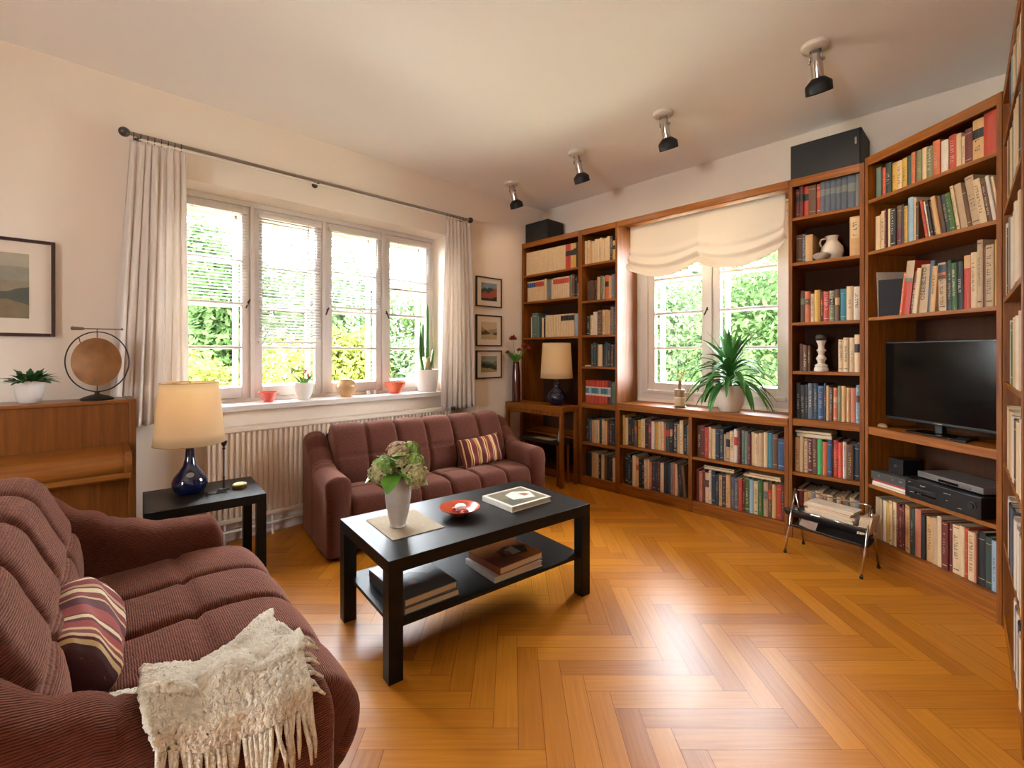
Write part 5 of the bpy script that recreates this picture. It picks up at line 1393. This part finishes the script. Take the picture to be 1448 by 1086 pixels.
for k, (h0, col, lb) in enumerate([(.0, 'c9b296', 'cream'), (.012, 'd5cabb', 'white'), (.024, '9b2a26', 'red')]):
    q = tag(box('magazine', (-.112, 0, 0), (.112, .20, .0112 if k < 2 else .012), mat('mag_'+lb, col, .6), None, .0005), f'{lb} covered magazine in the flat pile left of the video recorder', 'magazine', 'magazines under the grey set-top box')
    q.location = at(UV_, .150, .012+.004*k, .4364+h0); q.rotation_euler = (0, 0, cang+.015*k)
t = gadget('set_top_box', 'grey flat device box lying on magazines below the television', 'device', .150, .010, .4730, .235, .19, .045, GREYD)
for x, wd in ((-.07, .012), (.02, .006), (.06, .018)): box('button', (x, -.002, .022), (x+wd, .0003, .028), SILV, t, 0)
t = gadget('small_speaker', 'small black box speaker standing on the grey device', 'speaker', .125, .075, .5185, .09, .11, .085, BLKP)
MB().lathe([(0, 0), (.009, 0), (.007, .003), (0, .003)], M=Matrix.Translation((-.0, -.0002, .045)) @ Matrix.Rotation(PI/2, 4, 'X'), seg=12).build('driver', STEEL, t)
t = gadget('video_recorder', 'black video recorder with round dial below the television', 'video recorder', .455, -.015, .4430, .37, .24, .098, BLKP)
fr = MB().box((-.165, -.002, .046), (-.02, .0004, .060)); fr.build('tape_slot', BLKM, t)
MB().lathe([(0, 0), (.021, 0), (.021, .003), (.014, .004), (.013, .010), (0, .010)], M=Matrix.Translation((.145, -.0003, .052)) @ Matrix.Rotation(PI/2, 4, 'X'), seg=28).build('dial', mat('dial_rim', '3a3835', .25, .4), t, smooth='auto')
MB().box((-.13, -.0025, .028), (-.02, .0004, .036)).build('display', mat('dark_display', '090909', .1), t)
gl = MB()
for x, z, wd in ((-.165, .08, .014), (-.155, .03, .02), (-.10, .074, .025), (-.115, .03, .006), (-.103, .03, .006), (.02, .072, .02), (.045, .072, .006), (.03, .04, .008), (.085, .02, .016)): gl.box((x, -.003, z), (x+wd, .0003, z+.003))
gl.build('marking', mat('print_grey', '9d978d', .5), t)
for sx in (-.16, .16):
    for y in (.02, .21): MB().lathe([(.012, -.0066), (.012, 0)], (sx, y, 0), 12).build('foot', BLKM, t)
t = gadget('dvd_player', 'slim silver disc player lying on the video recorder', 'disc player', .450, .035, .5485, .33, .19, .030, SILV, -.05)
MB().box((-.05, -.002, .004), (.05, .0003, .016)).build('front_window', mat('dark_display', '090909', .1), t)
MB().box((-.145, -.002, .015), (-.09, .0003, .020)).build('trim_strip', STEEL, t)
MB().box((.06, -.002, .008), (.11, .0003, .02)).build('display', STEEL, t)
t = gadget('game_pad', 'small black remote control in front of the television stand', 'remote control', .520, -.0+.012, .7724, .05, .11, .012, BLKM, .5)
bb2 = thing('driftwood', 'small dark driftwood bird ornament left of the television', 'ornament', at(UV_, .075, .045, .7724), cang)
MB().lathe([(0, 0), (.022, .0), (.026, .01), (.016, .022), (0, .026)], seg=14, sx=1.3, sy=.6).build('body', mat('driftwood_brown', '7b5a34', .6, var=.4), bb2, smooth=True)
# leaning record sleeve and open album in the third row
t = thing('record_album', 'white edged black album leaning open at the left, unit\'s third shelf', 'album', at(UV_, .040, .05, 1.4126), cang)
MB().box((-.004, 0, 0), (.003, .21, .265)).build('cover', BM['w'], t, bevel=.0008).rotation_euler = (0, math.radians(-3), math.radians(-8))
MB().box((.006, 0, 0), (.016, .22, .215)).build('sleeve', BM['b'], t, bevel=.0008).rotation_euler = (0, math.radians(-2), math.radians(-40))

# ------------------------------------------------------------------ magazine rack
ra = Vector((3.25, .842, 0)); rb = Vector((3.176, .458, 0)); ex_ = (rb-ra).normalized(); RL = (rb-ra).length
rang = math.atan2(ex_.y, ex_.x)
mr = thing('magazine_rack', 'chrome and black leather magazine rack in front of the shelves', 'magazine rack', (ra.x, ra.y, 0), rang)
CR = CHROME
for x in (0, RL):
    for s, yf in ((-1, -.125), (1, .10)):
        MB().tube([(x, yf, .010), (x, -.0+s*.004, .355)], .0062, 10).build('leg', CR, mr, smooth=True)
        MB().lathe([(.009, 0), (.009, .014)], (x, yf, 0), 10).build('foot_cap', BLKP, mr)
    MB().sphere((x, 0, .358), .011, 10, 8).build('hinge', BLKP, mr, smooth=True)
MB().tube([(0, 0, .358)]+[(RL*k/12, .085*math.sin(PI*k/12)*.0+.075, .350-.01*math.sin(PI*k/12)) for k in range(1, 12)]+[(RL, 0, .358)], .004, 8).build('top_rod', CR, mr, smooth=True)
MB().tube([(-.035, -.045, .245), (RL+.0, -.045, .245)], .0042, 8).build('front_rod', CR, mr, smooth=True)
MB().tube([(-.02, .05, .245), (RL, .05, .245)], .0042, 8).build('back_rod', CR, mr, smooth=True)
LEA = mat('black_leather', '1c1a18', .45, var=.15, bump=.3)
def sling(x0, x1, y0, y1, zt, sag):
    return MB().grid(lambda u, v: (x0+(x1-x0)*u, y0+(y1-y0)*v, zt-sag*(1-(2*v-1)**2)**.6), 12, 20)
sling(-.045, RL-.012, -.047, .052, .248, .055).build('upper_sling', LEA, mr, smooth=True, solid=.003)
sling(.0, RL-.012, -.075, .075, .165, .03).build('lower_sling', LEA, mr, smooth=True, solid=.003)
rg = random.Random(2); mcol = ['d8cbb8', 'c9b8a0', 'b9a48e', 'cdbfae', 'bfa890', 'd9cfc0', 'b4533f', 'cbb9a6']
mlab = ['cream', 'beige', 'pale tan', 'off-white', 'light brown', 'white', 'red', 'grey beige']
def rw(x, y, z): c, s = math.cos(rang), math.sin(rang); return (ra.x+x*c-y*s, ra.y+x*s+y*c, z)
z = .2135
for i in range(9):
    h_ = rg.uniform(.008, .013); k = i % 8
    m = MB(); W2, D2 = .125-.002*(i % 3), .026+.003*i
    m.m(0).box((-W2, -D2, 0), (W2, D2+.012, h_*.12)); m.m(1).box((-W2+.002, -D2+.001, h_*.12), (W2-.002, D2+.010, h_*.85)); m.m(0).box((-W2, -D2, h_*.85), (W2, D2+.012, h_))
    o = m.build('magazine', [mat('magcov_'+mlab[k].replace(' ', '_'), mcol[k], .4, var=.35, scale=22), PAGE]); tag(o, f'{mlab[k]} magazine, {["lowest", "second lowest", "third lowest", "fourth lowest", "middle", "fourth from top", "third from top", "second from top", "topmost"][i]} of the pile in the rack', 'magazine', 'magazines in the chrome rack')
    o.location = rw(RL*.50+rg.uniform(-.015, .015), .0, z); o.rotation_euler = (0, math.radians(1.0), rang+rg.uniform(-.05, .05)); z += h_+.0012
for i in range(5):
    o = tag(MB().box((-.005, -.05, 0), (.005, .05, .10)).build('magazine', mat('magcov_fold', 'b9a183', .5, var=.3, scale=40)), f'rolled beige magazine standing at the right in the rack, {["nearest the pile", "second", "third", "fourth", "outermost"][i]}', 'magazine', 'upright magazines in the chrome rack')
    o.location = rw(RL*.50+.148+i*.0115, -.0+.01, .205+.002*i); o.rotation_euler = (0, math.radians(10), rang)
o = tag(box('leaflet', (-.045, -.001, 0), (.045, .001, .10), mat('leaflet_pink', 'b08a72', .6, var=.3, scale=60), None, 0), 'small brown leaflet standing in the lower tray of the rack', 'leaflet'); o.location = rw(.065, .0, .140); o.rotation_euler = (math.radians(-12), math.radians(14), rang)

# ------------------------------------------------------------------ garden outside the windows
GR = struct(MB().box((-14, 3.9, -1.3), (26, 30, -1.2)).box((4.3, -14, -1.3), (26, 3.9, -1.2)).build('ground', mat('lawn', 'd2d2b6', .95, var=.4, scale=3)))
def leafmat(name, c, var=.35):
    m = translucent(name, c, .4, .6); nt = m.node_tree; N, L = nt.nodes, nt.links
    b = N['Principled BSDF']; b.inputs['Specular IOR Level'].default_value = .05; tr = [n for n in N if n.type == 'BSDF_TRANSLUCENT'][0]
    tc = N.new('ShaderNodeTexCoord'); nz = N.new('ShaderNodeTexNoise'); nz.inputs['Scale'].default_value = 3.5; nz.inputs['Detail'].default_value = 6
    L.new(tc.outputs['Object'], nz.inputs['Vector']); cr = N.new('ShaderNodeValToRGB'); c0 = lin(c)
    cr.color_ramp.elements[0].position = .3; cr.color_ramp.elements[1].position = .7
    cr.color_ramp.elements[0].color = tuple(x*(1-var) for x in c0[:3])+(1,); cr.color_ramp.elements[1].color = tuple(min(1, x*(1+var)) for x in c0[:3])+(1,)
    L.new(nz.outputs['Fac'], cr.inputs[0]); L.new(cr.outputs[0], b.inputs['Base Color']); L.new(cr.outputs[0], tr.inputs[0]); return m
LM = [leafmat('foliage_green', '374a28'), leafmat('foliage_yellow', '555b26'), leafmat('foliage_pale', '435338'), leafmat('foliage_deep', '2c3c22')]
TRK = mat('bark', '6b5a48', .9, var=.3)
def tree(name, label, x, y, zc, rx, rz, n, sz, mi, seed, trunk=True, cat='tree', group='garden trees and shrubs', blobs=9):
    rg = random.Random(seed); t = thing(name, label, cat, (x, y, -1.2), 0, group); m = MB(); zc += 1.2
    cs = [(Vector((rg.uniform(-.55, .55)*rx, rg.uniform(-.55, .55)*rx, zc+rg.uniform(-.6, .6)*rz)), rg.uniform(.35, .6)) for _ in range(blobs)]+[(Vector((0, 0, zc)), .7)]
    for i in range(n):
        c, s = rg.choice(cs)
        while True:
            q = Vector((rg.gauss(0, 1), rg.gauss(0, 1), rg.gauss(0, 1)))
            if q.length > .1: break
        q.normalize(); r = rg.uniform(.55, 1.05)
        p = c+Vector((q.x*rx*s*r, q.y*rx*s*r, q.z*rz*s*r))
        nn = (q+Vector((rg.uniform(-1, 1), rg.uniform(-1, 1), rg.uniform(-.2, 1.2)))*.9).normalized()
        a = nn.orthogonal().normalized(); a = Matrix.Rotation(rg.uniform(0, 6.28), 3, nn) @ a; b = nn.cross(a); z = sz*rg.uniform(.6, 1.3)
        m.quad([p-a*z, p+b*z*.45-a*z*.1, p+a*z, p-b*z*.45-a*z*.1])
    m.build('foliage', LM[mi], t)
    if trunk:
        tk = MB().tube([(0, 0, 0), (.05, .02, zc*.5), (0, 0, zc)], [.12, .09, .05], 8)
        for k in range(7):
            c, s = cs[k % len(cs)]; tk.tube([(0, 0, zc*rg.uniform(.45, .8)), tuple(c)], [.04, .012], 6)
        tk.build('trunk', TRK, t, smooth=True)
    return t
TL = [('bushy_tree', 'green tree behind the leftmost casement', 2.1, 9.3, 2.0, 1.1, 1.7, 8500, .075, 0, 1), ('bushy_tree', 'pale leafy tree filling the middle casements behind the blinds', 4.2, 9.6, 2.2, 1.9, 1.9, 9000, .08, 2, 2),
      ('bushy_tree', 'green tree seen through the right casement above the cactus', 6.3, 9.2, 1.35, 1.4, 1.4, 7500, .075, 0, 3), ('shrub', 'bright yellow green shrub outside the leftmost casement', 1.35, 6.4, .42, .8, .85, 8000, .05, 1, 4),
      ('shrub', 'yellow green shrub outside behind the coral bowl', 2.3, 6.7, .42, .8, .95, 8500, .05, 1, 5), ('shrub', 'yellow green shrub outside behind the tan round vase', 3.12, 6.6, .75, .75, 1.05, 8000, .055, 1, 6),
      ('shrub', 'green shrub outside behind the cactus', 4.1, 6.5, .75, .8, 1.2, 8000, .055, 2, 7), ('bushy_tree', 'deep green tree far behind the leftmost casement', 2.4, 13.5, 1.6, 2.0, 1.7, 6000, .11, 3, 8),
      ('bushy_tree', 'leafy tree outside the end window, left half', 8.6, 4.7, 1.5, 1.7, 2.2, 17000, .055, 2, 9), ('bushy_tree', 'leafy tree outside the end window, right half', 8.0, 2.2, 1.6, 1.7, 2.4, 17000, .055, 0, 10),
      ('bushy_tree', 'pale tree farther off behind the end window', 12.0, 4.2, 2.2, 2.5, 2.6, 8000, .11, 2, 11)]
for a in TL: tree(*a[:10], a[10], trunk=a[0] == 'bushy_tree')
def house(label, x, y, w, d, hw, hr, wallc, roofc, rz=0):
    t = thing('house', label, 'house', (x, y, -1.2), rz)
    box('wall', (-w/2, -d/2, 0), (w/2, d/2, hw), mat('render_'+wallc, wallc, .9), t, 0)
    m = MB(); o = .25
    m.v = [(-w/2-o, -d/2-o, hw), (w/2+o, -d/2-o, hw), (w/2+o, d/2+o, hw), (-w/2-o, d/2+o, hw), (-w*.22, 0, hw+hr), (w*.22, 0, hw+hr)]
    for f in ((0, 1, 5, 4), (1, 2, 5), (2, 3, 4, 5), (3, 0, 4), (3, 2, 1, 0)): m.face(f)
    m.build('roof', mat('tiles_'+roofc, roofc, .8, var=.25, scale=6), t)
    for k in range(3):
        box('window', (-w*.3+k*w*.25, -d/2-.02, hw*.5), (-w*.3+k*w*.25+.5, -d/2-.001, hw*.5+.9), mat('far_pane', '5a626a', .2), t, 0)
    return t
house('far house with red tiled roof seen through the right casement', 12.4, 20.0, 5.5, 5, 4.6, 2.0, 'd8c4b0', 'a9644f')
house('far pale house with grey roof seen beside the left curtain', .55, 12.9, 3.6, 4, 4.0, 1.9, 'c9c9cc', '8f959c')
house('far house with pinkish wall seen at left of the end window', 17.6, 9.6, 5, 4.0, 6.0, 1.5, 'd9b8a8', '9a7464')
fc = thing('garden_fence', 'white picket fence in the garden outside the window', 'fence', (1.6, 8.1, -1.2))
for k in range(22): box('picket', (k*.11, 0, 0), (k*.11+.06, .02, 1.95), mat('fence_wood', 'b8b0a6', .8), fc, 0)
box('rail', (0, .021, .4), (2.4, .05, .48), mat('fence_wood', 'b8b0a6', .8), fc, 0); box('rail', (0, .021, 1.6), (2.4, .05, 1.68), mat('fence_wood', 'b8b0a6', .8), fc, 0)
